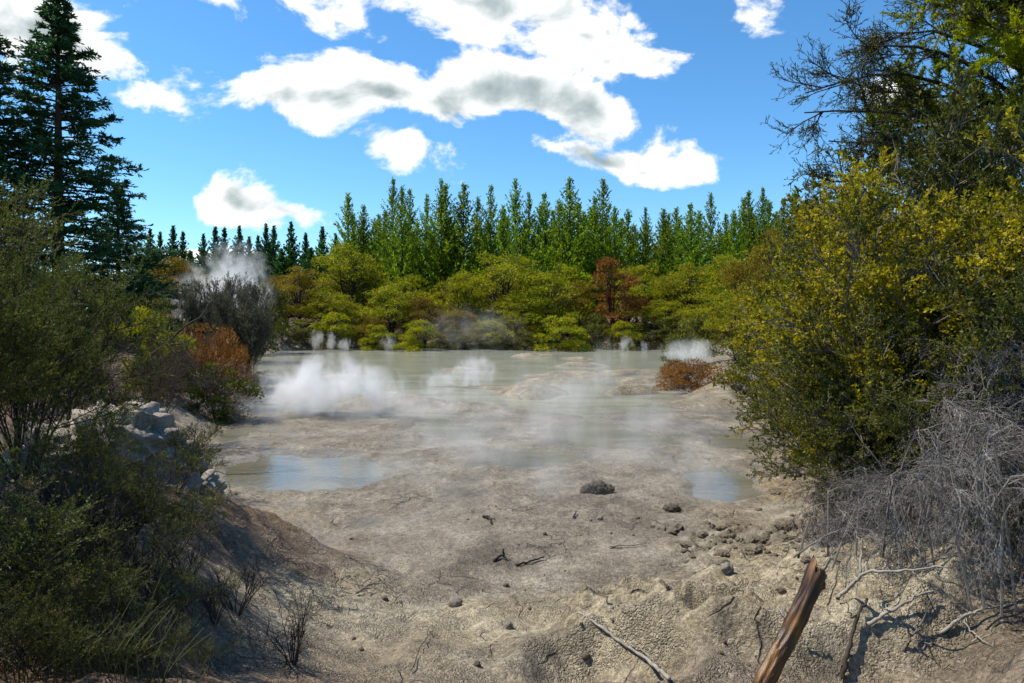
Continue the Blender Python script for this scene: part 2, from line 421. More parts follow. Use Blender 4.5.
USED = set()
def place(proto, loc, rz=0.0, sc=(1, 1, 1), label=None, cat=None, group=None, mats=None, tilt=(0, 0)):
    """the prototype itself the first time, afterwards a copy of it with copies of its parts"""
    if proto.name not in USED:
        USED.add(proto.name); r = proto
    else:
        r = proto.copy(); COL.objects.link(r)
        for ch in list(proto.children):
            c = ch.copy(); COL.objects.link(c); c.parent = r
    r.location = loc; r.rotation_euler = (tilt[0], tilt[1], rz)
    r.scale = sc if hasattr(sc, '__len__') else (sc, sc, sc)
    for k in ('group',):
        if k in r and not group: del r[k]
    tag(r, label, cat, group)
    return r

# ------------------------------------------------------------------ plants
def pine(seed, H, W, mat, dens=3, low=.12, tuft=(.5, .14)):
    rng = np.random.default_rng(seed)
    root = empty('pine_tree')
    z = np.linspace(0, H, 12)
    tr = np.stack([.06 * np.cumsum(rng.normal(size=12)) * .5, .06 * np.cumsum(rng.normal(size=12)) * .5, z], 1)[None]
    parts = [tubes(tr, rad(tr, .010 * H + .03, .012), 7)]
    zs, sp = low * H, .52
    P = []
    while zs < H * .985:
        t = zs / H
        n = rng.integers(4, 7)
        a0 = rng.uniform(0, 2 * PI)
        prof = (1 - t) ** 1.05 * (.35 + .65 * min(1, (t - low + .08) / .22))
        for k in range(n):
            ln = W * (prof * rng.uniform(.5, 1.4) + .05)
            a = a0 + k * 2 * PI / n + rng.normal() * .25
            el = R(14 + 40 * t ** 1.5) + rng.normal() * .14
            p0 = np.array([np.interp(zs, z, tr[0, :, 0]), np.interp(zs, z, tr[0, :, 1]), zs])
            s = np.linspace(0, 1, 5)
            P.append(np.stack([p0[0] + math.cos(a) * ln * s * math.cos(el), p0[1] + math.sin(a) * ln * s * math.cos(el),
                               p0[2] + ln * (math.sin(el) * s + .28 * s ** 2.2)], 1))
        zs += sp * rng.uniform(.75, 1.3) * (1.15 - .45 * t)
    P = np.stack(P)
    parts.append(tubes(P, rad(P, .035, .008), 3))
    mk('trunk', *join(parts), mat=MAT['bark'], parent=root)
    L = np.linalg.norm(P[:, -1] - P[:, 0], axis=1)
    pos, dr = [], []
    for k in range(len(P)):
        m = int(3 + L[k] * 5)
        p, d = along(P[k:k + 1], m, .12, 1.0, rng)
        p = np.repeat(p, dens, 0); d = np.repeat(d, dens, 0)
        pos.append(p); dr.append(d)
    pos = np.concatenate(pos); dr = np.concatenate(dr)
    q, d = along(tr, 60, .8, 1.0, rng); pos = np.concatenate([pos, q]); dr = np.concatenate([dr, d])
    D = norm(dr * .7 + rng.normal(size=dr.shape) * .55 + np.array([0, 0, .38]))
    tz = np.clip(1.25 - pos[:, 2] / H, .3, 1)
    V = leaves(pos + rng.normal(size=pos.shape) * .05, D, tuft[0] * tz * rng.uniform(.6, 1.2, len(pos)), tuft[1] * rng.uniform(.7, 1.3, len(pos)), rng)
    mk('crown', *V, mat=mat, parent=root)
    return root

def fir(seed, H, W):
    """tall conifer with tiers of spreading, slightly drooping boughs and a bare leader"""
    rng = np.random.default_rng(seed)
    root = empty('conifer_tree')
    z = np.linspace(0, H, 14)
    tr = np.stack([np.zeros(14), np.zeros(14), z], 1)[None]
    parts = [tubes(tr, rad(tr, .40, .03), 9)]
    P, zs = [], .10 * H
    while zs < H * .99:
        t = zs / H
        n = rng.integers(4, 6); a0 = rng.uniform(0, 2 * PI)
        for k in range(n):
            ln = W * ((1 - t) ** .95 * rng.uniform(.6, 1.15) + .012)
            a = a0 + k * 2 * PI / n + rng.normal() * .3
            s = np.linspace(0, 1, 7)
            el = R(-6 + 34 * t ** 2) + rng.normal() * .08
            P.append(np.stack([math.cos(a) * ln * s, math.sin(a) * ln * s, zs + ln * (math.tan(el) * s - .16 * s ** 2 + .13 * s ** 5)], 1))
        zs += rng.uniform(.30, .62) * (1.25 - .55 * t)
    P = np.stack(P)
    parts.append(tubes(P, rad(P, .055, .010), 4))
    L = np.linalg.norm(P[:, -1] - P[:, 0], axis=1)
    # flat side shoots
    SP = []
    for k in range(len(P)):
        m = int(3 + L[k] * 5)
        SP.append(grow(P[k:k + 1], m, .18, .98, .28 * L[k] + .22, R(58), -.05, .06, 4, rng, .45))
    SP = np.concatenate(SP)
    SP[:, :, 2] = SP[:, :1, 2] + (SP[:, :, 2] - SP[:, :1, 2]) * .35
    parts.append(tubes(SP, rad(SP, .014, .005), 3))
    mk('trunk', *join(parts[:1]), mat=MAT['redbark'], parent=root)
    mk('boughs', *join(parts[1:]), mat=MAT['bark'], parent=root)
    p1, d1 = along(SP, 14, .05, 1.0, rng)
    p2, d2 = along(P, 16, .15, 1.0, rng)
    q, d3 = along(tr, 60, .93, 1.0, rng)
    pos = np.concatenate([p1, p2, q]); d = np.concatenate([d1, d2, d3])
    D = norm(d * .8 + rng.normal(size=d.shape) * np.array([.55, .55, .35]) + np.array([0, 0, .10]))
    n_ = len(pos)
    mk('crown', *leaves(pos, D, .30 * rng.uniform(.6, 1.25, n_), .085 * rng.uniform(.7, 1.3, n_), rng), mat=MAT['fir'], parent=root)
    return root

def pad_tree(seed, H, W, name, npad, mat, leaf=(.27, .085), per=150, base=.18, flat=.72, bark='bark', spread=1.0, padr=(.09, .185)):
    """bushy tree: forked trunk, limbs that end in tiered leaf pads of uneven outline"""
    rng = np.random.default_rng(seed)
    root = empty(name)
    C, rr = [], []
    for k in range(npad):
        t = rng.uniform(0, 1) ** .75
        zc = H * (base + (.95 - base) * t)
        env = W * .5 * math.sqrt(max(.02, 1 - ((t - .32) / .70) ** 2)) * spread * (1 + .22 * math.sin(seed * 1.7 + 3.1 * k))
        a = rng.uniform(0, 2 * PI); q = env * math.sqrt(rng.uniform(.05, 1.0))
        C.append((math.cos(a) * q, math.sin(a) * q, zc + rng.normal() * .03 * H)); rr.append(W * rng.uniform(*padr) * (1.05 - .35 * t))
    C = np.array(C); rr = np.array(rr)
    # trunks
    nt_ = 3
    T = []
    for k in range(nt_):
        a = rng.uniform(0, 2 * PI); s = np.linspace(0, 1, 6)
        T.append(np.stack([math.cos(a) * W * .12 * s ** 1.4, math.sin(a) * W * .12 * s ** 1.4, H * .75 * s - .1], 1))
    T = np.stack(T)
    Lb = []
    for k in range(npad):
        j = rng.integers(nt_); u = np.clip(C[k, 2] / H - rng.uniform(.15, .32), .05, .95) / .75
        u = min(u, .98); f = u * 5; i = min(int(f), 4)
        p0 = T[j, i] * (1 - (f - i)) + T[j, i + 1] * (f - i)
        s = np.linspace(0, 1, 5)[:, None]
        mid = p0 * (1 - s) + C[k] * s; mid[:, 2] -= .12 * W * .2 * np.sin(PI * s[:, 0])
        Lb.append(mid)
    Lb = np.stack(Lb)
    tw = grow(Lb, 4, .55, 1.0, W * .16, R(50), .08, .12, 4, rng)
    mk('trunk', *join([tubes(T, rad(T, .018 * H, .006 * H), 6), tubes(Lb, rad(Lb, .007 * H, .002 * H), 4), tubes(tw, rad(tw, .0025 * H, .001 * H), 3)]), mat=MAT[bark], parent=root)
    pos, nr = [], []
    for k in range(npad):
        n = int(per * (rr[k] / (W * .15)) ** 2)
        d = norm(rng.normal(size=(n, 3))); d[:, 2] = np.abs(d[:, 2]) * 1.0 - .28 * rng.random(n)
        lob = 1 + .28 * np.sin(d[:, 0] * 5 + k) * np.cos(d[:, 1] * 6 - k * 2)
        r = rr[k] * lob * rng.uniform(.55, 1.08, n) ** .6
        p = C[k] + d * r[:, None] * np.array([1, 1, flat])
        pos.append(p); nr.append(norm(d * np.array([1, 1, 1.3])))
    pos = np.concatenate(pos); nr = np.concatenate(nr)
    D = norm(nr * .55 + rng.normal(size=nr.shape) * .65 + np.array([0, 0, .18]))
    n = len(pos)
    mk('crown', *leaves(pos, D, leaf[0] * rng.uniform(.5, 1.25, n), leaf[1] * rng.uniform(.6, 1.3, n), rng, norm(nr + rng.normal(size=nr.shape) * .45)), mat=mat, parent=root)
    return root

def shrub(seed, H, name, stems, spread, lv, leafn, leaf, mat, bark='bark', trop=.05, r0=.022, upw=.25, out=.45, t0=.30, tl=(.15, 1.0), tube_twigs=True, lean=(0, 0), foliage='foliage'):
    """open shrub grown level by level; leaves sit on the last twigs"""
    rng = np.random.default_rng(seed)
    root = empty(name)
    S = []
    for k in range(stems):
        a = rng.uniform(0, 2 * PI); tl_ = spread * math.sqrt(rng.uniform(.02, 1))
        d = np.array([math.cos(a) * tl_ + lean[0], math.sin(a) * tl_ + lean[1], 1.0]); d /= np.linalg.norm(d)
        ln = H * rng.uniform(.62, 1.0); p = np.array([math.cos(a), math.sin(a), 0]) * rng.uniform(0, .06) * H
        p[2] = -.08
        pts = [p.copy()]
        for j in range(7):
            d = d + rng.normal(size=3) * .09 + np.array([0, 0, trop]); d /= np.linalg.norm(d)
            p = p + d * ln / 7; pts.append(p.copy())
        S.append(pts)
    S = np.array(S)
    cur, parts, r = S, [tubes(S, rad(S, r0, r0 * .28), 6)], r0 * .5
    allp = []
    for (m, ln, ang, tr, jit) in lv:
        cur = grow(cur, m, t0, 1.0, ln * H, R(ang), tr, jit, 5, rng, .25)
        allp.append(cur)
        parts.append((cur, r)); r *= .5
    tt = [parts[0]]
    for k, (c, q) in enumerate(parts[1:]):
        if k < len(lv) - 1 or tube_twigs:
            tt.append(tubes(c, rad(c, max(q, .0022), max(q * .35, .0012)), 4 if k == 0 else 3))
    mk('stems', *join(tt), mat=MAT[bark], parent=root)
    if leafn:
        p, d = along(cur, leafn, tl[0], tl[1], rng)
        if len(lv) > 1:
            p2, d2 = along(allp[-2], max(1, leafn // 3), .5, 1, rng)
            p = np.concatenate([p, p2]); d = np.concatenate([d, d2])
        D = norm(d * (1 - out) + rng.normal(size=d.shape) * out + np.array([0, 0, upw]))
        n = len(p)
        mk(foliage, *leaves(p, D, leaf[0] * rng.uniform(.55, 1.3, n), leaf[1] * rng.uniform(.6, 1.35, n), rng), mat=mat, parent=root)
    return root

# ================================================================== CAMERA, SUN, SKY
cam = bpy.data.cameras.new('camera'); cam.lens = 24.0; cam.sensor_width = 36.0; cam.sensor_fit = 'HORIZONTAL'
cam.shift_y = -(341.5 - HZ) / 1024.0; cam.clip_end = 3000; cam.clip_start = .05
camo = bpy.data.objects.new('camera', cam); COL.objects.link(camo)
camo.location = (0, 0, EYE); camo.rotation_euler = (PI / 2, 0, 0); scn.camera = camo

SUN_EL, SUN_AZ = R(57), R(-78)            # azimuth from straight ahead, negative = to the left
sun = bpy.data.lights.new('sun', 'SUN'); sun.energy = 4.0; sun.angle = R(.5); sun.color = (1.0, .93, .79)
suno = bpy.data.objects.new('sun', sun); COL.objects.link(suno)
sd_ = Vector((math.sin(SUN_AZ) * math.cos(SUN_EL), math.cos(SUN_AZ) * math.cos(SUN_EL), math.sin(SUN_EL)))
suno.rotation_euler = sd_.to_track_quat('Z', 'Y').to_euler(); suno.location = sd_ * 60

w = bpy.data.worlds.new('World'); scn.world = w; w.use_nodes = True
w.cycles.sampling_method = 'NONE'
nt = w.node_tree; nt.nodes.clear(); b = NB(nt)
sky = b.n('ShaderNodeTexSky', sky_type='NISHITA', sun_disc=False, sun_elevation=SUN_EL, sun_rotation=SUN_AZ, air_density=1.0, dust_density=.25, ozone_density=2.2, altitude=300)
skyc = b.n('ShaderNodeHueSaturation', inp={'Color': sky.outputs[0], 'Saturation': 1.15, 'Value': 1.0, 'Hue': .492}).outputs[0]
gen = b.n('ShaderNodeTexCoord').outputs['Generated']
sx = b.n('ShaderNodeSeparateXYZ', inp={0: gen})
yy = b.math('MAXIMUM', sx.outputs[1], .02)
uv = b.n('ShaderNodeCombineXYZ', inp={0: b.math('DIVIDE', sx.outputs[0], yy), 1: b.math('DIVIDE', sx.outputs[2], yy), 2: 0.0}).outputs[0]
wn = b.n('ShaderNodeTexNoise', noise_dimensions='2D', inp={'Vector': uv, 'Scale': 4.0, 'Detail': 3.0, 'Roughness': .55}).outputs['Color']
wv = b.n('ShaderNodeVectorMath', operation='MULTIPLY_ADD', inp={0: wn, 1: (.16, .10, 0), 2: (-.08, -.05, 0)}).outputs[0]
uvw = b.n('ShaderNodeVectorMath', operation='ADD', inp={0: uv, 1: wv}).outputs[0]
acc = None
CL = [(480, 2, 190, 34, 3), (560, 34, 95, 34, 16), (650, 62, 50, 15, -8), (345, 18, 50, 22, 10), (362, 94, 92, 40, -2), (315, 106, 60, 30, 10), (402, 146, 66, 20, 12), (440, 92, 60, 28, 0),
      (500, 88, 66, 26, 5), (570, 106, 64, 24, 18), (622, 152, 76, 14, 7), (655, 160, 50, 11, 3), (242, 203, 62, 22, 8), (300, 218, 50, 13, 8), (30, 35, 80, 34, 4), (80, 55, 60, 26, 20), (155, 98, 44, 14, 10),
      (772, 8, 22, 13, -30), (920, 98, 36, 12, 0), (210, 250, 60, 7, 0), (-120, 60, 140, 60, 0), (1180, 40, 130, 50, 0)]
for px, py, rx, ry, rot in CL:
    mp = b.n('ShaderNodeMapping', vector_type='TEXTURE', inp={'Vector': uvw, 'Location': ((px - CX) / F, (HZ - py) / F, 0), 'Rotation': (0, 0, R(-rot)), 'Scale': (rx * 1.22 / F, ry * 1.25 / F, 1)})
    ln = b.n('ShaderNodeVectorMath', operation='LENGTH', inp={0: mp.outputs[0]}).outputs['Value']
    v = b.math('MULTIPLY', b.math('SUBTRACT', 1.0, ln), .55 if rx < 48 else (.78 if rx < 59 else 1.0))
    acc = v if acc is None else b.n('ShaderNodeMath', operation='SMOOTH_MAX', inp={0: acc, 1: v, 2: .22}).outputs[0]
st = b.n('ShaderNodeMapping', inp={'Vector': uv, 'Scale': (1, 1.5, 1), 'Location': (3.1, 1.7, 0)}).outputs[0]
nA = b.noise(st, 7.0, 9, .60, .2, '2D')
nB = b.noise(st, 4.0, 3, .5, .2, '2D')
# the same density a little nearer the sun: where it is thicker there, this spot is in shade
st2 = b.n('ShaderNodeVectorMath', operation='ADD', inp={0: st, 1: (-.018, .030, 0)}).outputs[0]
nC = b.noise(st2, 7.0, 6, .55, .2, '2D')
dens = b.math('ADD', acc, b.math('MULTIPLY', b.math('SUBTRACT', nA, .52), 2.7))
mask = b.mr(dens, -.06, .36)
mask = b.math('MULTIPLY', mask, b.mr(sx.outputs[1], .02, .1))
thick = b.math('ADD', b.math('MULTIPLY', acc, .85), b.math('MULTIPLY', b.math('SUBTRACT', nB, .5), 1.7))
thick = b.math('ADD', thick, b.math('MULTIPLY', b.math('SUBTRACT', nC, .5), .9))
relief = b.math('MULTIPLY', b.math('SUBTRACT', nC, nA), 1.2)
grey = b.math('ADD', b.mr(thick, .24, 1.22), relief, clamp=True)
cc = b.ramp(grey, [(0, (.72, .72, .71)), (.35, (.58, .60, .60)), (.75, (.32, .37, .38)), (1, (.22, .27, .28))])
mixc = b.mix(mask, b.mix(1.0, skyc, (.068, .094, .113), 'MULTIPLY'), cc)
bg = b.n('ShaderNodeBackground', inp={0: mixc, 1: 1.0})
b.n('ShaderNodeOutputWorld', inp={0: bg.outputs[0]})
# ================================================================== GROUND AND WATER
def axis(lo, hi, step, g, far_lo, far_hi):
    a = list(np.arange(lo, hi, step))
    s = step
    while a[-1] < far_hi: s *= g; a.append(a[-1] + s)
    s = step; pre = []; x = lo
    while x > far_lo: s *= g; x -= s; pre.append(x)
    return np.array(pre[::-1] + a)
gx = axis(-6.5, 6.5, .035, 1.022, -600, 600)
gy = axis(4.0, 14.5, .03, 1.019, -60, 700)
XX, YY = np.meshgrid(gx, gy)
hh, soil, crust, wet, och = fields(XX.ravel(), YY.ravel())
V = np.stack([XX.ravel(), YY.ravel(), hh], 1)
nx, ny = len(gx), len(gy)
ii = np.arange(nx * ny).reshape(ny, nx)
Q = np.stack([ii[:-1, :-1], ii[:-1, 1:], ii[1:, 1:], ii[1:, :-1]], -1).reshape(-1, 4)
ground = mk('ground', V, Q, mat=mud_mat(), smooth=True)
for nme, arr in (('soil', soil), ('crust', crust), ('wet', wet), ('ochre', och)):
    at_ = ground.data.attributes.new(nme, 'FLOAT', 'POINT'); at_.data.foreach_set('value', arr.astype(np.float32))
tag(ground, 'grey cracked mud flat with pale crust and brown banks', 'ground', kind='structure')
wv_ = np.array([(-26, 9.5, WATER_Z), (22, 9.5, WATER_Z), (22, 68, WATER_Z), (-26, 68, WATER_Z)])
water = mk('water', wv_, [[0, 1, 2, 3]], mat=water_mat())
tag(water, 'milky grey green hot water of the mud pool', 'water', kind='structure')

# ================================================================== PINES ON THE SKYLINE
ORD = 'first second third fourth fifth sixth seventh eighth ninth tenth eleventh twelfth thirteenth fourteenth fifteenth sixteenth seventeenth eighteenth nineteenth twentieth'.split()
TEN = {20: 'twenty', 30: 'thirty'}
def ordinal(i):
    if i <= 20: return ORD[i - 1]
    if i == 30: return 'thirtieth'
    return TEN[i // 10 * 10] + ' ' + ORD[i % 10 - 1]
pines = [pine(100 + k, 18, 6.0, MAT['pine'], 2, tuft=(.62, .15)) for k in range(6)]
PT = [(349, 195), (363, 206), (378, 215), (392, 180), (403, 186), (411, 189), (426, 196), (441, 181), (447, 186), (463, 186), (479, 196), (490, 185), (503, 206), (515, 180), (528, 193), (546, 195),
      (559, 198), (567, 178), (584, 212), (594, 198), (602, 181), (614, 209), (628, 209), (644, 207), (662, 209), (669, 214), (680, 219), (692, 205), (710, 193), (724, 214), (734, 211), (743, 199), (750, 192), (762, 190), (769, 200), (784, 200), (795, 191)]
rng = random.Random(5)
for i, (px, py) in enumerate(PT):
    d = 78 + rng.uniform(-3, 5)
    zb = gz((px - CX) / F * d, d) - .2
    Hh = EYE + (HZ - py) / F * d - zb
    s = Hh / 18
    wsc = s * rng.uniform(.72, 1.18)
    place(pines[i % 6], ((px - CX) / F * d, d, zb), rng.uniform(0, 6.28), (wsc, wsc, s * rng.uniform(.995, 1.005)),
          f'narrow green pine, {ordinal(i + 1)} from left in the main skyline row', 'pine tree', 'pines along the skyline')
for i in range(34):                                     # second rank, seen only in the gaps
    px = 352 + i * 13.4 + rng.uniform(-5, 5); d = 88 + rng.uniform(-3, 4); py = rng.uniform(206, 230)
    zb = gz((px - CX) / F * d, d) - .2; s = (EYE + (HZ - py) / F * d - zb) / 18
    place(pines[(i * 5 + 2) % 6], ((px - CX) / F * d, d, zb), rng.uniform(0, 6.28), (s * 1.25, s * 1.25, s), 'shorter pine filling a gap between the tall pines of the skyline row', 'pine tree', 'shorter pines filling the gaps of the row')
fp = [pine(200 + k, 18, 4.6, MAT['pine_far'], 3, .06, (.7, .22)) for k in range(3)]
for p in fp: p.name = 'conifer_tree'
FT = [(150, 228), (160, 232), (173, 225), (183, 231), (203, 234), (216, 226), (224, 227), (239, 226), (249, 236), (258, 235), (266, 224), (274, 225), (291, 221), (306, 233), (322, 226), (336, 233)]
for i, (px, py) in enumerate(FT):
    d = 108 + rng.uniform(-4, 6); zb = gz((px - CX) / F * d, d) - .2; s = (EYE + (HZ - py) / F * d - zb) / 18
    place(fp[i % 3], ((px - CX) / F * d, d, zb), rng.uniform(0, 6.28), (s * 1.0, s * 1.0, s),
          f'small dark conifer, {ordinal(i + 1)} from left in the distant low row', 'conifer', 'distant conifers at the left')
for i in range(14):
    px = 140 + i * 15.5 + rng.uniform(-5, 5); d = 98 + rng.uniform(-3, 4); py = rng.uniform(246, 256)
    zb = gz((px - CX) / F * d, d) - .2; s = (EYE + (HZ - py) / F * d - zb) / 18
    place(fp[(i * 2 + 1) % 3], ((px - CX) / F * d, d, zb), rng.uniform(0, 6.28), (s * 1.7, s * 1.7, s), 'low dark conifer in front of the distant conifer row', 'conifer', 'low conifers before the distant row')

# ================================================================== SHRUBS ON THE FAR SHORE
KT = {}
def ktypes():
    KT['k'] = [pad_tree(300 + k, 8, 7.5, 'kanuka_tree', 54, MAT['kanuka'], per=300) for k in range(4)]
    KT['o'] = [pad_tree(320 + k, 8, 7.5, 'kanuka_tree', 60, MAT['ochre'], per=320, spread=.95) for k in range(2)]
    KT['r'] = [pad_tree(330, 6, 4.2, 'dead_shrub', 30, MAT['rust'], (.30, .09), 190, bark='redbark')]
    KT['b'] = [pad_tree(340 + k, 3, 4.2, 'bush', 38, MAT['kanuka'], (.18, .06), 330, .06, .7) for k in range(3)]
    KT['f'] = [pad_tree(350, 3, 4.2, 'bush', 38, MAT['kanuka'], (.18, .06), 340, .06, .7)]
    KT['g'] = [pad_tree(360 + k, 3, 4.2, 'bush', 38, MAT['olive'], (.20, .09), 180, .06, .7, 'greybark') for k in range(2)]
    KT['q'] = [pad_tree(331 + k, 3, 4.2, 'dead_shrub', 36, MAT['rust'], (.17, .05), 230, .05, .75, 'redbark') for k in range(2)]
    KT['t'] = [pad_tree(370, 6, 5, 'bare_shrub', 26, MAT['brownleaf'], (.26, .05), 120, .15, .7, 'greybark')]
ktypes()
HT = {'q': 3, 'k': 8, 'o': 8, 'r': 6, 'b': 3, 'f': 3, 'g': 3, 't': 6}
WT = {'q': 4.2, 'k': 7.5, 'o': 7.5, 'r': 4.2, 'b': 4.2, 'f': 4.2, 'g': 4.2, 't': 5}
KN = {k: 0 for k in HT}
def far(px, top, d, wpx, ty, label, cat='tree', group=None, base=None):
    x = (px - CX) / F * d; zb = (gz(x, d) if base is None else base) - .1
    Hh = EYE + (HZ - top) / F * d - zb; Wd = wpx / F * d
    P = KT[ty]; p = P[KN[ty] % len(P)]; KN[ty] += 1
    sz = Hh / HT[ty] / .98; sw = Wd / WT[ty]
    return place(p, (x, d, zb), rng.uniform(0, 6.28), (sw, sw, sz), label, cat, group)
G1 = 'kanuka trees behind the far shore'
far(300, 268, 66, 74, 'o', 'ochre green bushy tree at the left end of the far tree line')
far(348, 250, 70, 84, 'k', 'tall rounded yellow green tree, leftmost of the high crowns behind the pool', group=G1)
far(330, 292, 64, 60, 'k', 'dark green middle height tree below the leftmost high crown', group=G1)
far(392, 284, 65, 66, 'k', 'yellow green tree between the leftmost high crown and the central dome', group=G1)
far(425, 300, 64, 60, 'o', 'ochre brown tree left of the central yellow green dome')
far(372, 318, 62.5, 40, 'o', 'small ochre tree standing low behind the small fresh green bush')
far(500, 256, 68, 96, 'k', 'broad yellow green dome in the middle of the far shore, highest there', group=G1)
far(462, 278, 66, 64, 'k', 'yellow green tree leaning against the left of the central dome', group=G1)
far(546, 272, 66, 76, 'k', 'yellow green tree leaning against the right of the central dome', group=G1)
far(520, 304, 63.5, 74, 'k', 'bright spreading tree low in front of the central dome', group=G1)
far(455, 312, 63, 60, 'o', 'mixed green and brown tree low on the shore left of the centre')
far(580, 282, 68, 50, 'o', 'brownish tree left of the rust red dead shrub')
far(612, 262, 63.6, 54, 'r', 'rust red dead shrub standing among the green trees of the far shore', 'dead shrub')
far(644, 266, 68, 64, 'k', 'yellow green tree right of the rust red shrub', group=G1)
far(690, 268, 66, 84, 'k', 'wide yellow green tree two crowns right of the rust red shrub', group=G1)
far(664, 300, 63, 62, 'k', 'low yellow green tree over the right part of the far water', group=G1)
far(735, 254, 62, 80, 'k', 'yellow green tree at the right end of the far tree line', group=G1)
far(716, 296, 58, 70, 'k', 'green tree low at the right corner of the far shore', group=G1)
far(592, 316, 62.5, 46, 'g', 'small dark olive bush under the rust red shrub', 'bush')
for i, (px, top, wd, ty, lb) in enumerate([
        (282, 318, 44, 'g', 'dark low bush at the left end of the far waterline'), (375, 326, 38, 'f', 'small fresh green bush by the far water left of the centre'),
        (335, 316, 46, 'b', 'low green bush behind the small steam jets'), (420, 322, 46, 'b', 'low green bush just right of the small fresh green bush'),
        (455, 330, 40, 'g', 'dull olive bush behind the thin shore steam'), (490, 322, 50, 'b', 'low leafy bush at the middle of the far waterline'),
        (558, 318, 58, 'f', 'bright yellow green bush at the far waterline right of the centre'), (622, 324, 36, 'b', 'low pale green bush beside the right shore jet'),
        (648, 326, 46, 'g', 'dark olive bush on the far waterline right of the shore jet'), (682, 318, 56, 'g', 'grey olive bush at the right end of the far waterline'), (310, 330, 40, 'g', 'dark bush over the left shore jets'),
        (395, 334, 34, 'g', 'small dark bush beside the middle steam jet'), (525, 332, 44, 'g', 'dark bush left of the bright waterline bush')]):
    far(px, top, 59.6 + (i % 3) * .8 + (.8 if ty == 'g' else 0), wd, ty, lb, 'bush')
for i in range(9):
    far(290 + i * 56 + rng.uniform(-9, 9), rng.uniform(262, 282), 73, 70, 'ko'[i % 3 == 0], 'tree half hidden behind the front crowns of the far shore', group='half hidden trees of the far shore')

# ---------------------------------------------------------------- right shore, middle distance
far(775, 232, 44, 84, 'o', 'ochre tree beyond the right shore below the last pines')
far(812, 206, 36, 96, 'o', 'dark ochre tree left of the big spreading right tree', 'tree')
far(800, 262, 30, 80, 'k', 'olive green tree above the right shore of the pool')
far(866, 214, 27, 130, 'o', 'brownish tree under the twiggy branches at the right')
far(735, 300, 40, 62, 'k', 'dark olive tree over the right water inlet', 'tree')
far(690, 322, 42, 60, 'g', 'grey olive shrub leaning over the white steam at the right shore', 'bush')
far(770, 318, 23, 84, 'g', 'dark olive bush on the right shore beside the tan bank', 'bush')
far(742, 338, 27, 56, 't', 'bare grey brown shrub on the right shore above the rusty bush', 'bush')
far(694, 360, 29.5, 78, 'q', 'low rust brown bush spilling onto the mud at the right shore', 'bush', base=-.55)
far(672, 366, 30.5, 44, 'q', 'small rust brown mat at the tip of the right shore', 'bush', base=-.35)
far(772, 366, 19.5, 60, 't', 'dark bare shrub crouching on the tan right bank', 'bush')
# left shore, middle distance
far(200, 326, 24, 92, 'q', 'orange brown dead bush on the left shore', 'dead shrub', base=-.5)
far(228, 348, 25.5, 56, 'q', 'smaller orange brown bush beside the left water edge', 'dead shrub', base=-.5)
far(214, 368, 21.5, 70, 'g', 'dull dark bush at the foot of the orange brown bush', 'bush')
far(150, 312, 21, 74, 'f', 'yellow green bush between brown shrubs on the left bank', 'bush')
far(226, 366, 21.5, 76, 't', 'dark bare shrub overhanging the left water edge', 'bush')
far(255, 362, 27, 40, 't', 'small dark bare shrub reaching over the left water', 'bush')
far(110, 290, 34, 110, 'g', 'dull olive bush mass at the foot of the big left conifer', 'bush')
far(180, 262, 48, 80, 'o', 'ochre shrub in front of the distant conifers at left', 'bush')
far(262, 290, 55, 60, 'g', 'dull olive bush right of the steam behind the left shore', 'bush')

# ================================================================== BIG CONIFERS AT THE LEFT
f1 = fir(400, 22, 7.6); f2 = fir(401, 22, 7.6)
d = 36; place(f1, ((58 - CX) / F * d, d, .6), .4, (1.0, 1.0, (EYE + 318 / F * d - .6) / 22), 'tallest dark conifer at the left, bare leader reaching the top of the sky', 'conifer')
d = 33; place(f2, ((-32 - CX) / F * d, d, .6), 2.1, (.95, .95, (EYE + 345 / F * d - .6) / 22), 'dark conifer cut by the left edge, only its right boughs in view', 'conifer')
d = 41; place(f2, ((118 - CX) / F * d, d, .4), 4.4, (.62, .62, (EYE + 118 / F * d) / 22), 'lower dark conifer close right of the tallest one', 'conifer')
# ================================================================== NEAR SHRUBS
def gplace(p, px, d, rz, sc, label, cat, group=None, tilt=(0, 0), dz=0.0):
    x = (px - CX) / F * d
    return place(p, (x, d, gz(x, d) + dz), rz, sc, label, cat, group, tilt=tilt)

# left: dark fine-leaved manuka, brown twiggy shrubs
mA = shrub(501, 4.0, 'manuka_shrub', 13, .60, [(10, .36, 38, .06, .10), (9, .17, 36, .05, .12), (5, .07, 34, .05, .12)], 18, (.042, .013), MAT['manuka'], out=.35)
mB = shrub(502, 3.6, 'manuka_shrub', 11, .75, [(10, .36, 40, .05, .10), (9, .17, 38, .05, .12), (5, .07, 36, .05, .12)], 18, (.042, .013), MAT['manuka'], out=.35)
tB = shrub(503, 4.2, 'bare_shrub', 14, .75, [(9, .36, 40, .05, .12), (8, .18, 42, .04, .14), (6, .08, 40, .03, .14)], 4, (.05, .008), MAT['brownleaf'], 'bark', out=.4)
gS = shrub(504, 4.2, 'upright_shrub', 22, .42, [(11, .32, 24, .06, .08), (9, .15, 26, .06, .1), (4, .07, 28, .05, .1)], 7, (.09, .022), MAT['greyleaf'], 'bark', out=.35)
sP = shrub(505, 1.7, 'leafy_sapling', 7, .65, [(8, .34, 38, .05, .10), (7, .16, 40, .05, .12), (3, .07, 36, .04, .12)], 5, (.040, .011), MAT['manuka'], r0=.010, out=.35)
sQ = shrub(506, 1.7, 'leafy_sapling', 6, .85, [(8, .36, 38, .06, .10), (6, .17, 40, .06, .12), (3, .07, 36, .04, .12)], 5, (.042, .012), MAT['olive'], r0=.010, out=.35)
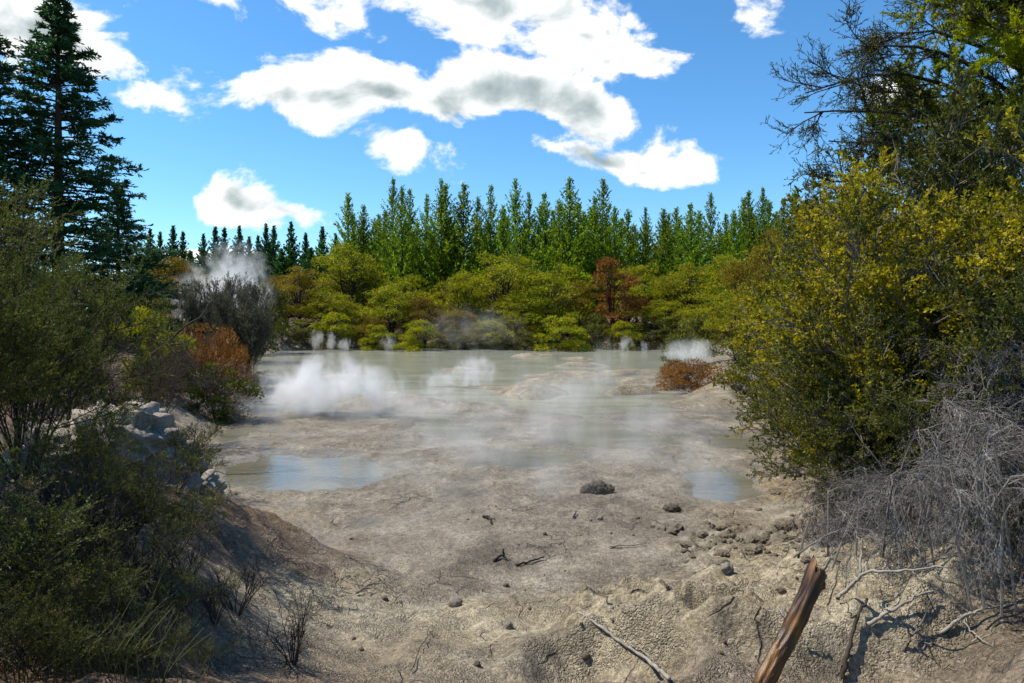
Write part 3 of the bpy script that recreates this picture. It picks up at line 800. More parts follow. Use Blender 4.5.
bT = shrub(507, 1.0, 'bare_twigs', 12, .55, [(5, .4, 30, .06, .10), (3, .2, 32, .05, .12)], 0, (1, 1), None, 'bark', r0=.010)

gplace(mA, -62, 5.4, 4.2, (0.62, 0.62, 0.62), 'big dark manuka shrub filling the left edge of the view', 'shrub')
gplace(mB, 18, 7.2, 1.4, (0.65, 0.65, 0.63), 'dark manuka shrub right of the one at the left edge', 'shrub')
gplace(mB, -120, 7.6, 3.0, (0.77, 0.77, 0.75), 'tall manuka shrub behind the one at the left edge', 'shrub')
gplace(tB, 118, 12.5, .9, (0.47, 0.47, 0.45), 'brown twiggy shrub behind the dark left shrubs, below the conifers', 'shrub')
gplace(tB, 160, 17, 2.4, (0.51, 0.51, 0.47), 'brown grey bare shrub left of the grey upright shrub', 'shrub')
gplace(tB, 60, 11.5, 4.0, (0.49, 0.49, 0.53), 'brown twiggy shrub high behind the dark left shrubs', 'shrub')
gplace(mA, 20, 10.5, 4.0, (0.71, 0.71, 0.73), 'tall olive manuka shrub standing below the tallest conifer', 'shrub')
gplace(gS, 241, 30, 1.1, (0.88, 0.88, 1.04), 'dense grey green upright shrub in front of the rising steam', 'shrub')
gplace(gS, 204, 33, 3.6, (0.71, 0.71, 0.83), 'smaller grey upright shrub left of the dense one by the steam', 'shrub')
gplace(sP, 190, 11.6, .4, (0.62, 0.62, 0.62), 'small dark leafy sapling beside the white rocks', 'sapling')
gplace(sQ, 150, 10.6, 2.2, (0.35, 0.35, 0.35), 'low leafy sapling behind the white rocks', 'sapling')
gplace(sQ, 70, 5.6, .8, (0.55, 0.55, 0.42), 'airy leafy sapling with thin stems in front of the white rocks', 'sapling')
gplace(sP, 130, 5.2, 3.3, (0.58, 0.58, 0.40), 'low leafy sapling at the bottom left beside the brown slope', 'sapling')
gplace(sQ, 175, 5.8, 5.2, (0.47, 0.47, 0.34), 'small sparse sapling on the brown slope', 'sapling')
gplace(bT, 292, 5.0, .5, (.55, .55, .50), 'bare upright twigs at the bottom edge left of centre', 'twigs')
gplace(bT, 235, 5.3, 2.5, (.6, .6, .42), 'thin bare twigs on the brown slope at the bottom', 'twigs')
gplace(bT, 110, 4.9, 4.5, (.9, .9, .6), 'dry bare twigs among the lower left saplings', 'twigs')

for i, (px, d, sc) in enumerate([(20, 4.7, .5), (70, 4.9, .55), (150, 4.8, .4), (185, 5.1, .35), (50, 5.6, .6), (120, 5.7, .5), (215, 5.0, .3), (90, 4.6, .4), (165, 6.3, .4)]):
    gplace(bT, px, d, i * 1.7, (sc * 1.5, sc * 1.5, sc), 'low dry bare twigs tangled under the lower left saplings', 'twigs', 'low dry twigs at the lower left')

for i, (px, d, sc, lb) in enumerate([(10, 4.35, .52, 'leafy sapling lowest in the lower left corner'), (75, 4.4, .42, 'leafy sapling at the bottom edge right of the lowest corner one'), (135, 4.5, .34, 'small leafy sapling at the bottom edge below the rocks'),
                                     (48, 5.0, .34, 'bushy dark sapling above the lowest corner one'), (185, 4.7, .28, 'tiny leafy sapling on the shaded brown slope at the bottom'), (112, 5.1, .45, 'leafy sapling in the shade left of the brown slope')]):
    gplace([sP, sQ][i % 2], px, d, i * 2.3 + .5, (sc * 1.25, sc * 1.25, sc), lb, 'sapling')

for i, (px, d, sc) in enumerate([(0, 3.75, .30), (45, 3.8, .32), (90, 3.85, .26), (128, 4.0, .24), (165, 4.1, .22), (205, 4.35, .18), (25, 4.1, .34), (70, 4.1, .3)]):
    gplace([sQ, sP][i % 2], px, d, i * 1.9 + .2, (sc * 1.2, sc * 1.2, sc * .82), 'low leafy sapling along the bottom edge at the lower left', 'sapling', 'low saplings along the bottom left edge')

gplace(sQ, 118, 6.4, 3.9, (.62, .62, .60), 'airy sapling screening the largest pale rock', 'sapling')
gplace(sP, 62, 6.6, 1.2, (.7, .7, .66), 'airy sapling screening the left of the rock pile', 'sapling')
gplace(sQ, 176, 7.6, 5.4, (.5, .5, .50), 'thin sapling screening the right end of the rock pile', 'sapling')

# right: the great yellow green shrub mass and its neighbours
yA = shrub(511, 4.6, 'broadleaf_shrub', 12, .62, [(9, .36, 42, .05, .12), (8, .18, 42, .06, .14), (4, .075, 42, .06, .14)], 22, (.060, .030), MAT['yellow'], 'greybark', out=.55, r0=.035)
yB = shrub(512, 4.4, 'broadleaf_shrub', 12, .85, [(9, .36, 42, .05, .12), (8, .18, 42, .06, .14), (4, .075, 42, .06, .14)], 22, (.060, .030), MAT['yellow'], 'greybark', out=.55, r0=.035)
oA = shrub(513, 4.0, 'olive_shrub', 12, .85, [(9, .36, 42, .03, .12), (8, .18, 42, .03, .14), (4, .08, 42, .02, .14)], 20, (.058, .024), MAT['olive'], 'greybark', out=.5, r0=.03)
gplace(yA, 915, 9.2, .2, (0.90, 0.90, 0.93), 'largest yellow green shrub of the right bank, its sunlit top tallest', 'shrub')
gplace(yB, 1045, 8.4, 1.5, (0.95, 0.95, 0.95), 'yellow green shrub cut by the right edge', 'shrub')
gplace(yB, 885, 12.0, 2.9, (0.86, 0.86, 0.82), 'yellow green shrub left of the largest one', 'shrub')
gplace(yA, 838, 15.5, 4.2, (0.82, 0.82, 0.71), 'yellow green shrub farthest left on the right bank', 'shrub')
gplace(oA, 885, 11.0, .7, (0.72, 0.72, 0.63), 'dark olive shrub low on the right bank by the puddle', 'shrub')
gplace(oA, 915, 8.5, 3.0, (0.77, 0.77, 0.65), 'dark olive shrub below the largest yellow one', 'shrub')
gplace(oA, 985, 8.2, 5.0, (0.85, 0.85, 0.85), 'dark olive shrub behind the hanging grey twigs', 'shrub')
gplace(oA, 822, 17.5, 1.9, (0.65, 0.65, 0.52), 'small olive shrub at the waterside below the farthest left yellow one', 'shrub')
gplace(oA, 1075, 7.4, 2.2, (0.81, 0.81, 0.81), 'olive shrub at the right edge behind the grey twigs', 'shrub')

gplace(yB, 985, 10.4, 4.6, (1.0, 1.0, 1.10), 'yellow green shrub between the largest one and the right edge, behind both', 'shrub')
gplace(oA, 960, 12.0, 1.1, (1.2, 1.2, 1.45), 'tall olive shrub merging with the spreading tree above it', 'shrub')
gplace(oA, 1040, 11.0, 3.7, (1.2, 1.2, 1.55), 'tall olive shrub at the right edge under the spreading tree', 'shrub')

gplace(oA, 880, 8.7, 4.4, (.62, .62, .55), 'low olive shrub reaching down in front of the dark right twigs', 'shrub')
gplace(yA, 890, 9.4, 5.6, (.62, .62, .55), 'low yellow green shrub at the foot of the largest one, nearest the puddle', 'shrub')
gplace(oA, 945, 7.5, .3, (.6, .6, .58), 'low olive shrub between the dark twigs and the pale curtain', 'shrub')

# spreading tree whose twiggy limbs reach in from the right
def spread_tree():
    rg = np.random.default_rng(520); root = empty('spreading_tree')
    D0 = 12.5; x0 = (1092 - CX) / F * D0; z0 = gz(x0, D0)
    s = np.linspace(0, 1, 9)[:, None]
    tr = (np.array([0, 0, -.2]) * (1 - s) + np.array([.25, .2, 9.2]) * s + np.array([-.35, 0, 0]) * np.sin(PI * s))[None]
    limbs = []
    for (px, py, dy) in [(800, 112, 0), (818, 80, .6), (803, 150, -.5), (822, 186, .4), (852, 48, -.6), (884, 22, .3), (925, -8, -.3), (965, -30, .6), (842, 212, -.9), (905, 120, 1.0), (990, -20, -.7), (880, 165, -1.2),
                         (940, 60, -1.5), (1000, 40, -1.2), (960, 105, -1.6), (900, 70, .9), (1250, 40, .3), (1300, 120, -.4), (1220, -60, .2)]:
        e = np.array([(px - CX) / F * D0 - x0, dy, EYE + (HZ - py) / F * D0 - z0])
        t = np.clip((e[2] - 1.6 + rg.normal() * .2) / 9.2, .3, .92)
        p0 = np.array([np.interp(t, s[:, 0], tr[0, :, j]) for j in range(3)])
        q = p0 * (1 - s) + e * s; q[:, 2] += .75 * np.sin(PI * s[:, 0]) * np.clip(abs(e[0]) / 5, .2, 1); q += np.cumsum(rg.normal(size=q.shape) * .05, 0) * s
        limbs.append(q)
    limbs = np.stack(limbs)
    b1 = grow(limbs, 9, .25, 1.0, 1.25, R(38), .03, .10, 5, rg, .45)
    b2 = grow(b1, 9, .15, 1.0, .55, R(42), .05, .12, 5, rg, .2)
    b3 = grow(b2, 6, .1, 1.0, .20, R(45), .05, .14, 4, rg)
    mk('trunk', *join([tubes(tr, rad(tr, .17, .07), 8), tubes(limbs, rad(limbs, .055, .012), 6)]), mat=MAT['bark'], parent=root)
    mk('branches', *join([tubes(b1, rad(b1, .016, .007), 4), tubes(b2, rad(b2, .008, .004), 3), tubes(b3, rad(b3, .006, .003), 3)]), mat=MAT['bark'], parent=root)
    p, dr = along(b3, 4, .1, 1, rg); n = len(p)
    mk('sparse_leaves', *leaves(p, norm(dr + rg.normal(size=dr.shape) * .6), .06, .018, rg), mat=MAT['olive'], parent=root)
    sel = limbs[[6, 7, 10, 12, 13, 14, 15, 9, 16, 17, 18]]
    c1 = grow(sel, 17, .2, 1.0, 1.1, R(48), .04, .1, 5, rg, .3); c2 = grow(c1, 10, .1, 1.0, .45, R(42), .05, .12, 4, rg)
    c2 = c2[(c2[:, -1, 0] > (900 - CX) / F * D0 - x0)]
    p, dr = along(c2, 130, .05, 1, rg); n = len(p)
    mk('green_fronds', *leaves(p, norm(dr * .6 + rg.normal(size=dr.shape) * .5 + np.array([0, 0, .25])), .075 * rg.uniform(.6, 1.3, n), .018, rg), mat=MAT['frond'], parent=root)
    root.location = (x0, D0, z0)
    return root
tag(spread_tree(), 'spreading dark tree with twiggy limbs against the sky at upper right', 'tree')

# bleached hanging twigs under the right shrubs
def hanging(seed, n, wx, hz, tm='fadedtwig'):
    rg = np.random.default_rng(seed); root = empty('hanging_dead_twigs')
    S = []
    for k in range(n):
        a = rg.uniform(-1, 1); s = np.linspace(0, 1, 8)
        x0 = a * wx * .55; y0 = rg.normal() * .35
        hgt = hz * rg.uniform(.55, 1.0) * (1 - .25 * a * a); out = rg.normal() * .35; fr = -rg.uniform(.1, .7)
        S.append(np.stack([x0 + out * s, y0 + fr * s, hgt * (1.05 * np.sin(np.clip(s * 2.6, 0, PI * .5)) - .0) - hgt * .75 * np.clip(s - .45, 0, 1) ** 1.3 * 1.6], 1))
    S = np.array(S)
    c1 = grow(S, 8, .35, 1.0, .55, R(38), -.22, .10, 6, rg); c2 = grow(c1, 7, .1, 1.0, .28, R(34), -.20, .12, 5, rg)
    c3 = grow(c2, 5, .2, 1.0, .11, R(38), -.10, .14, 4, rg)
    mk('stems', *join([tubes(S, rad(S, .012, .004), 5), tubes(c1, rad(c1, .0042, .002), 3)]), mat=MAT['greybark'], parent=root)
    mk('twigs', *join([tubes(c2, rad(c2, .0018, .001), 3), tubes(c3, rad(c3, .0013, .0008), 3)]), mat=MAT[tm], parent=root)
    p, dr = along(c3, 5, .1, 1, rg); nn = len(p)
    mk('dry_leaves', *leaves(p, norm(dr + rg.normal(size=dr.shape) * .5 + np.array([0, 0, -.4])), (.022 * rg.uniform(.6, 1.4, nn)), .006, rg), mat=MAT['drytwig'], parent=root)
    return root
hA = hanging(530, 19, 1.4, 2.1); hB = hanging(531, 17, 1.2, 1.5, 'browntwig')
gplace(hA, 985, 6.9, .1, (1.0, 1.0, 1.02), 'pale grey curtain of dead hanging twigs at the right edge', 'dead twigs')
gplace(hB, 1050, 6.2, 2.8, (1, 1, 1.3), 'grey dead twigs cut by the right edge below the curtain', 'dead twigs')
gplace(hB, 915, 7.9, 4.1, (.9, .9, .62), 'darker tangle of dead twigs left of the pale curtain', 'dead twigs')
gplace(hA, 850, 10.8, .6, (.9, .9, .62), 'frosted grey twigs at the waterside by the right puddle', 'dead twigs')
gplace(hB, 812, 14.0, 1.2, (.95, .95, .9), 'frosted grey twigs on the bank right of the tan shore', 'dead twigs')
gplace(hB, 860, 9.0, 5.3, (1.0, 1, .7), 'low grey twigs behind the crumbled mud clods', 'dead twigs')
gplace(hB, 955, 5.7, .9, (1.0, 1.0, .85), 'low grey twigs spilling onto the crust at the lower right', 'dead twigs')
gplace(hA, 1030, 5.0, 3.3, (.8, .8, .66), 'low grey twigs at the right edge nearest the bottom', 'dead twigs')
gplace(hB, 890, 6.5, 2.2, (1.0, 1.0, .60), 'low tangle of grey twigs behind the forked bleached branch', 'dead twigs')
sg = shrub(540, .42, 'fern_sprig', 6, 1.1, [(7, .5, 45, .02, .10), (4, .2, 40, .02, .1)], 5, (.035, .016), MAT['fresh'], r0=.004, out=.4)
gplace(sg, 1016, 5.4, 0, 1.0, 'small bright green leafy sprig at the lower right edge', 'plant', dz=.1)

# ================================================================== DEAD WOOD
def sweep(name, pts, r0, r1, mat, seed, parent=None, sides=7, sub=6, wob=.012, r_noise=.18):
    rg = np.random.default_rng(seed); pts = np.array([list(p) for p in pts])
    t = np.linspace(0, len(pts) - 1, sub * (len(pts) - 1) + 1)
    P = np.stack([np.interp(t, np.arange(len(pts)), pts[:, j]) for j in range(3)], 1)
    for _ in range(2):
        P[1:-1] = .25 * P[:-2] + .5 * P[1:-1] + .25 * P[2:]
    P = P + rg.normal(size=P.shape) * wob * .5
    rr = np.linspace(r0, r1, len(P)) * (1 + r_noise * rg.normal(size=len(P)) * .5)
    V, Q = tubes(P[None], rr[None], sides)
    n = len(V); V = np.concatenate([V, P[:1], P[-1:]])
    K = len(P)
    T = [[n, (k + 1) % sides, k] for k in range(sides)] + [[n + 1, (K - 1) * sides + k, (K - 1) * sides + (k + 1) % sides] for k in range(sides)]
    return mk(name, V, Q, T, mat=mat, parent=parent, smooth=True)

def post():
    rg = np.random.default_rng(600); root = empty('broken_post')
    top = sky_pt(818, 572, 4.5); mid = sky_pt(790, 634, 4.42); low = sky_pt(762, 684, 4.3)
    bx, by = (742 - CX) / F * 4.25, 4.22; bot = Vector((bx, by, gz(bx, by) - .15))
    pts = np.array([list(bot), list(low), list(mid), list(top)])
    K, S = 46, 40
    t = np.linspace(0, 3, K)
    P = np.stack([np.interp(t, np.arange(4), pts[:, j]) for j in range(3)], 1)
    for _ in range(6): P[1:-1] = .25 * P[:-2] + .5 * P[1:-1] + .25 * P[2:]
    T = norm(np.gradient(P, axis=0)); A = norm(np.cross(T, np.array([0, 1., 0]))); B = np.cross(T, A)
    an = np.arange(S) * 2 * PI / S
    V = []
    for k in range(K):
        u = k / (K - 1)
        r = .057 - .006 * u + .012 * math.exp(-((u - 1) / .07) ** 2)
        q = r * (1 + .12 * np.sin(2 * an + 1 + u * 1.5) + .07 * np.sin(5 * an + 2 * u) + .06 * fbm(np.cos(an) * 2.5 + 9, np.sin(an) * 2.5 + u * 1.2, 3, 610))
        q = q - .030 * np.exp(-((((an - 4.35 + .5 * u + PI) % (2 * PI)) - PI) / .17) ** 2) * sstep(.12, .4, np.full(S, u))
        q = q - .016 * np.exp(-((((an - 5.2 + .2 * u + PI) % (2 * PI)) - PI) / .10) ** 2)
        q = q + .008 * fbm(an * 3, np.full(S, u * 9), 3, 612)
        V.append(P[k] + q[:, None] * (A[k] * np.cos(an)[:, None] + B[k] * np.sin(an)[:, None]))
    V = np.array(V)
    jag = .035 * np.sign(np.sin(an * 4 + .6)) * np.abs(np.sin(an * 4 + .6)) ** .6 + .045 * np.cos(an) + .02 * rg.normal(size=S)
    for kk, f in ((-1, 1.0), (-2, .6), (-3, .3)): V[kk] += T[-1] * jag[:, None] * f
    idx = np.arange(K * S).reshape(K, S)
    Q = np.stack([idx[:-1], np.roll(idx[:-1], -1, 1), np.roll(idx[1:], -1, 1), idx[1:]], -1).reshape(-1, 4)
    org = np.array(list(bot)); root.location = bot
    m, nt = newmat('wet orange brown timber'); b = NB(nt)
    tc = b.n('ShaderNodeTexCoord').outputs['Object']
    dirv = (top - bot).normalized()
    rot = dirv.to_track_quat('Z', 'Y').inverted().to_euler()
    mp = b.n('ShaderNodeMapping', inp={'Vector': b.n('ShaderNodeMapping', inp={'Vector': tc, 'Rotation': tuple(rot)}).outputs[0], 'Scale': (9, 9, .8)}).outputs[0]
    f = b.noise(mp, 3.2, 7, .65); g = b.noise(tc, 5, 3)
    c = b.ramp(b.math('ADD', b.math('MULTIPLY', f, .65), b.math('MULTIPLY', g, .35)), [(.36, (.012, .006, .002)), (.48, (.06, .024, .004)), (.60, (.19, .08, .010)), (.76, (.38, .19, .03))])
    bp = b.n('ShaderNodeBump', inp={'Strength': .8, 'Distance': .012, 'Height': f})
    p = b.n('ShaderNodeBsdfPrincipled', inp={'Base Color': c, 'Roughness': .42, 'Normal': bp.outputs[0], 'Specular IOR Level': .5})
    b.n('ShaderNodeOutputMaterial', inp={0: p.outputs[0]})
    mk('shaft', V.reshape(-1, 3) - org, Q, mat=m, parent=root, smooth=True)
    # splintered head: a sunken cap of broken fibres
    inner = V[-1] * .55 + P[-1] * .45 - T[-1] * .03 + T[-1] * (rg.normal(size=S) * .014)[:, None]
    cv = np.concatenate([V[-1], inner, (P[-1] - T[-1] * .045)[None]]) - org
    cq = np.stack([np.arange(S), np.roll(np.arange(S), -1), np.roll(np.arange(S), -1) + S, np.arange(S) + S], -1)
    ct = np.stack([np.arange(S) + S, np.roll(np.arange(S), -1) + S, np.full(S, 2 * S)], -1)
    mk('broken_end', cv, cq, ct, mat=m, parent=root)
    sp = []
    for k in range(16):
        a = rg.uniform(0, 2 * PI); q = .038 * rg.uniform(.5, 1.0)
        p0 = P[-1] + q * (A[-1] * math.cos(a) + B[-1] * math.sin(a)) - T[-1] * .04
        sp.append(np.stack([p0 + (T[-1] + rg.normal(size=3) * .18) * s for s in np.linspace(0, rg.uniform(.05, .10), 4)]))
    sp = np.array(sp) - org
    mk('splinters', *tubes(sp, rad(sp, .011, .002), 4), mat=m, parent=root)
    return root
tag(post(), 'leaning broken wooden post, wet orange brown with jagged top', 'post')

def branch(name, label, cat, runs, mat, seed):
    """dead branch: a main stem along the first run and its side twigs"""
    root = empty(name, runs[0][0][0])
    o = np.array(list(runs[0][0][0]))
    for k, (pts, r0, r1) in enumerate(runs):
        sweep('stem' if k == 0 else 'twig', [np.array(list(p)) - o for p in pts], r0, r1, mat, seed + k, root, wob=.010)
    tag(root, label, cat)
A_ = at
def up(px, py, d): return sky_pt(px, py, d)
branch('dead_branch', 'long thin grey branch lying down the hollow of the pale mound', 'branch',
       [([A_(578, 619, .05), A_(600, 632, .05), A_(622, 652, .06), A_(650, 668, .05), A_(668, 686, .04)], 0.0106, 0.0158), ([A_(622, 652, .06), A_(640, 655, .05), A_(658, 668, .03)], 0.0066, 0.0040)], MAT['bleached'], 700)
gA = A_(880, 603); dA = gA.y
branch('dead_branch', 'forked bleached branch sprawling right of the broken post', 'branch',
       [([A_(838, 604, .04), up(852, 585, dA), up(866, 572, dA - .1), up(905, 571, dA - .2), up(952, 566, dA - .3)], 0.0172, 0.0053),
        ([up(861, 574, dA), up(862, 545, dA + .1), up(850, 520, dA + .2), up(835, 505, dA + .3)], 0.0092, 0.0033),
        ([up(850, 520, dA + .2), up(846, 512, dA + .15), up(843, 522, dA + .1)], 0.0046, 0.0020),
        ([up(866, 574, dA), up(870, 552, dA + .1)], 0.0066, 0.0026), ([up(912, 571, dA - .2), up(922, 583, dA - .25)], 0.0053, 0.0020)], MAT['bleached'], 710)
branch('dead_branch', 'whitish branch lying low across the right foreground crust', 'branch',
       [([A_(868, 632, .04), A_(890, 624, .08), A_(915, 612, .10), A_(932, 606, .10)], 0.0145, 0.0066), ([A_(900, 618, .09), up(905, 605, A_(905, 612).y), up(910, 596, A_(905, 612).y)], 0.0066, 0.0026),
        ([A_(890, 624, .08), A_(880, 612, .05), A_(876, 602, .03)], 0.0059, 0.0026)], MAT['bleached'], 720)
branch('dead_branch', 'brown branch slanting up from the bottom edge beside the watermark spot'.replace(' beside the watermark spot', ' right of the broken post'), 'branch',
       [([A_(842, 684, .03), A_(850, 655, .08), A_(858, 632, .10), A_(868, 610, .08)], 0.0185, 0.0092), ([A_(858, 632, .1), up(852, 618, A_(858, 632).y), up(846, 600, A_(858, 632).y)], 0.0066, 0.0026)], MAT['bark'], 730)
branch('dead_branch', 'pale knobbly branch standing up close right of the post', 'branch',
       [([A_(806, 652, .02), up(808, 640, A_(806, 652).y), up(812, 628, A_(806, 652).y)], 0.0079, 0.0059)], MAT['bleached'], 735)
branch('stick', 'thin white stick lying on the mud in the middle foreground', 'stick', [([A_(609, 550, .03), A_(622, 548, .04), A_(634, 548, .04), A_(646, 546, .03)], 0.0132, 0.0066)], MAT['bleached'], 740)
branch('stick', 'black hooked stick poking out of the mud', 'stick', [([A_(494, 562, .0), A_(500, 559, .05), up(504, 556, A_(500, 559).y), up(503, 549, A_(500, 559).y)], 0.0198, 0.0119), ([A_(500, 559, .05), A_(507, 561, .03)], 0.0145, 0.0079)], MAT['black'], 745)
branch('stick', 'dark straight stick lying right of the black hooked one', 'stick', [([A_(516, 567, .02), A_(530, 564, .04), A_(544, 560, .03)], 0.0158, 0.0092)], MAT['black'], 750)
branch('stick', 'tiny dark stick lying near the steam at the centre of the mud', 'stick', [([A_(484, 518, .02), A_(489, 520, .05), A_(492, 525, .02)], 0.0198, 0.0119), ([A_(486, 520, .03), A_(495, 521, .02)], 0.0119, 0.0066)], MAT['black'], 755)
branch('stick', 'tiny dark stick on the mud below the dark boil', 'stick', [([A_(573, 519, .02), A_(577, 514, .05)], 0.0145, 0.0079)], MAT['black'], 757)
branch('twig_tangle', 'tangle of dark and pale twigs on the shore left of the centre', 'twigs',
       [([A_(356, 596, .03), A_(372, 591, .08), A_(388, 594, .12), A_(398, 604, .05)], 0.0106, 0.0053), ([A_(376, 578, .03), A_(384, 586, .14), A_(396, 594, .10), A_(400, 608, .02)], 0.0079, 0.0033),
        ([A_(362, 588, .03), A_(378, 582, .16), A_(392, 580, .10)], 0.0059, 0.0026), ([A_(384, 590, .1), up(388, 574, A_(384, 590).y), up(390, 566, A_(384, 590).y)], 0.0053, 0.0020),
        ([A_(390, 592, .1), A_(404, 586, .12), A_(412, 590, .05)], 0.0046, 0.0020), ([A_(372, 591, .08), up(366, 580, A_(372, 591).y)], 0.0040, 0.0020)], MAT['greybark'], 760)
branch('twig', 'crooked dark twig lying on the cracked crust at the bottom', 'twig', [([A_(412, 674, .02), A_(420, 654, .04), A_(428, 640, .04), A_(427, 630, .04)], 0.0040, 0.0026), ([A_(428, 640, .04), A_(434, 632, .03)], 0.0026, 0.0013)], MAT['black'], 770)
branch('branch_arch', 'dark bent branch arching over the left bank toward the orange bush', 'branch',
       [([up(150, 356, 15), up(165, 345, 15), up(185, 326, 15.2), up(200, 318, 15.4), up(212, 300, 15.6)], 0.0330, 0.0132), ([up(165, 345, 15), up(180, 344, 15), up(200, 336, 15)], 0.0172, 0.0066)], MAT['bark'], 780)

branch('dead_branch', 'thin grey forked branch standing in the crust at the lower right', 'branch',
       [([A_(905, 655, .0), up(912, 636, A_(905, 655).y), up(925, 618, A_(905, 655).y + .1), up(931, 596, A_(905, 655).y + .1)], .010, .004), ([up(912, 636, A_(905, 655).y), up(903, 622, A_(905, 655).y), up(899, 606, A_(905, 655).y)], .006, .002)], MAT['greybark'], 790)
branch('dead_branch', 'curved grey branch lying below the pale hanging twigs', 'branch',
       [([A_(940, 640, .03), A_(962, 628, .07), A_(985, 622, .08), A_(1010, 610, .05)], .014, .006), ([A_(962, 628, .07), A_(972, 640, .05), A_(990, 648, .02)], .007, .003)], MAT['bleached'], 795)
branch('twig', 'pale short twig lying on the pale mound above the long grey branch', 'twig', [([A_(612, 612, .02), A_(622, 606, .04), A_(633, 606, .03)], .007, .004), ([A_(622, 606, .04), A_(628, 612, .02)], .004, .002)], MAT['bleached'], 800)

# twig litter on the banks
rgn = np.random.default_rng(905); lit = []
n_ = 2600
lx = np.where(rgn.random(n_) < .5, rgn.uniform(-5.5, -1.6, n_), rgn.uniform(2.0, 6.2, n_)); ly = rgn.uniform(4.6, 9.2, n_)
keep = (fbm(lx * 1.3, ly * 1.3, 3, 907) > -.12); lx, ly = lx[keep], ly[keep]
la = rgn.uniform(0, 2 * PI, len(lx)); ll = rgn.uniform(.03, .16, len(lx)); ss = np.linspace(-.5, .5, 4)
X3 = lx[:, None] + np.cos(la)[:, None] * ll[:, None] * ss + rgn.normal(size=(len(lx), 4)) * .006
Y3 = ly[:, None] + np.sin(la)[:, None] * ll[:, None] * ss + rgn.normal(size=(len(lx), 4)) * .006
Z3 = fields(X3.ravel(), Y3.ravel())[0].reshape(X3.shape) + .008 + np.abs(rgn.normal(size=X3.shape)) * .008
LP = np.stack([X3, Y3, Z3], 2); half = len(LP) // 2
tag(mk('twig_litter', *tubes(LP[:half], rad(LP[:half], .0035, .002), 3), mat=MAT['bark']), 'dark broken twigs littering the banks', 'litter', kind='stuff')
tag(mk('twig_litter', *tubes(LP[half:], rad(LP[half:], .0035, .002), 3), mat=MAT['fadedtwig']), 'faded grey broken twigs littering the banks', 'litter', kind='stuff')

# ================================================================== ROCKS, CLODS, BOIL
def lump(name, seed, mat, sub=4, amp=.35, sq=(1, 1, .7), f=1.4, parent=None):
    import bmesh
    bm = bmesh.new(); bmesh.ops.create_icosphere(bm, subdivisions=sub, radius=1)
    co = np.array([v.co[:] for v in bm.verts])
    n = fbm(co[:, 0] * f + co[:, 2] * 1.3, co[:, 1] * f - co[:, 2] * .9, 5, seed) + .6 * ridged(co[:, 0] * f * 1.5, co[:, 2] * f * 1.5 + co[:, 1], 3, seed + 7) - .2
    co = co * (1 + amp * n)[:, None] * np.array(sq)
    me = bpy.data.meshes.new(name); bm.to_mesh(me); bm.free()
    me.vertices.foreach_set('co', co.astype(np.float32).ravel()); me.materials.append(mat)
    for p in me.polygons: p.use_smooth = True
    o = bpy.data.objects.new(name, me); COL.objects.link(o)
    if parent: o.parent = parent
    return o
rk = [lump('rock', 800 + k, MAT['rock'], 5, .30, (1, .9, .75)) for k in range(3)]
for i, (px, py, d, r, lb) in enumerate([
        (118, 432, 8.8, .66, 'largest pale grey rock on the left bank behind the airy sapling'), (72, 446, 8.6, .55, 'pale grey rock left of the largest one on the bank'),
        (160, 462, 8.9, .50, 'pale grey rock right of the largest one on the bank'), (190, 484, 9.6, .36, 'grey rock at the water side end of the rock pile'),
        (95, 492, 8.4, .40, 'grey rock in the shade below the largest one'), (30, 500, 7.8, .42, 'grey rock deep in the shade at the left edge'),
        (138, 500, 8.6, .30, 'small grey rock at the foot of the rock pile'), (40, 462, 8.6, .46, 'grey rock leftmost on top of the pile')]):
    p = sky_pt(px, py, d); place(rk[i % 3], (p.x, p.y, p.z - r * .25), i * 1.3, (r, r, r * .95), lb, 'rock', 'pale rocks on the left bank')
rk2 = [lump('rock', 820 + k, MAT['clod'], 4, .3, (1, .9, .7)) for k in range(2)]
for i, (px, py, r, lb) in enumerate([(770, 398, .62, 'brown rock on the tan right bank beside the bare shrub'), (748, 390, .5, 'brown rock at the tip of the tan right bank'), (785, 420, .45, 'brown rock on the bank above the right puddle')]):
    p = A_(px, py); place(rk2[i % 2], (p.x, p.y, p.z + r * .2), i * 2.0, (r, r, r), lb, 'rock')
pb = lump('pebble', 830, MAT['rock'], 3, .25, (1, .9, .8))
for i, (px, py, r, lb) in enumerate([(455, 606, .075, 'larger round pale pebble on the cracked crust'), (508, 628, .05, 'smaller pale pebble right below the larger round one'), (727, 571, .07, 'pale pebble on the crest of the pale mound'), (600, 520, .05, 'pale pebble on the mud below the dark boil')]):
    p = A_(px, py); place(pb, (p.x, p.y, p.z + r * .4), i * 2.1, r, lb, 'pebble')
dp = lump('pebble', 833, MAT['clod'], 3, .3, (1, .9, .8))
rg = random.Random(9)
for i in range(36):
    px, py = rg.uniform(345, 820), rg.uniform(512, 672); p = A_(px, py); r = rg.choice([.012, .015, .018, .022, .03])
    place(dp, (p.x, p.y, p.z + r * .3), rg.uniform(0, 6), (r * rg.uniform(.8, 1.4), r, r), 'small dark pebble scattered on the grey mud of the foreground', 'pebble', 'small dark pebbles on the foreground mud')
cd = [lump('mud_clod', 840 + k, MAT['clod'], 4, .38, (1, .85, .7)) for k in range(3)]
for i in range(110):
    px = rg.gauss(755, 40); py = 538 + (px - 755) * -.10 + rg.gauss(0, 13)
    p = A_(px, py); r = rg.choice([.02, .025, .03, .04, .05, .08])
    place(cd[i % 3], (p.x, p.y, p.z + r * .02), rg.uniform(0, 6), (r * rg.uniform(.8, 1.5), r * rg.uniform(.7, 1.2), r * rg.uniform(.6, 1.1)), 'crumbled dark mud clod in the heap on the right shore', 'mud clod', 'crumbled mud clods on the right shore')
p = A_(597, 493)
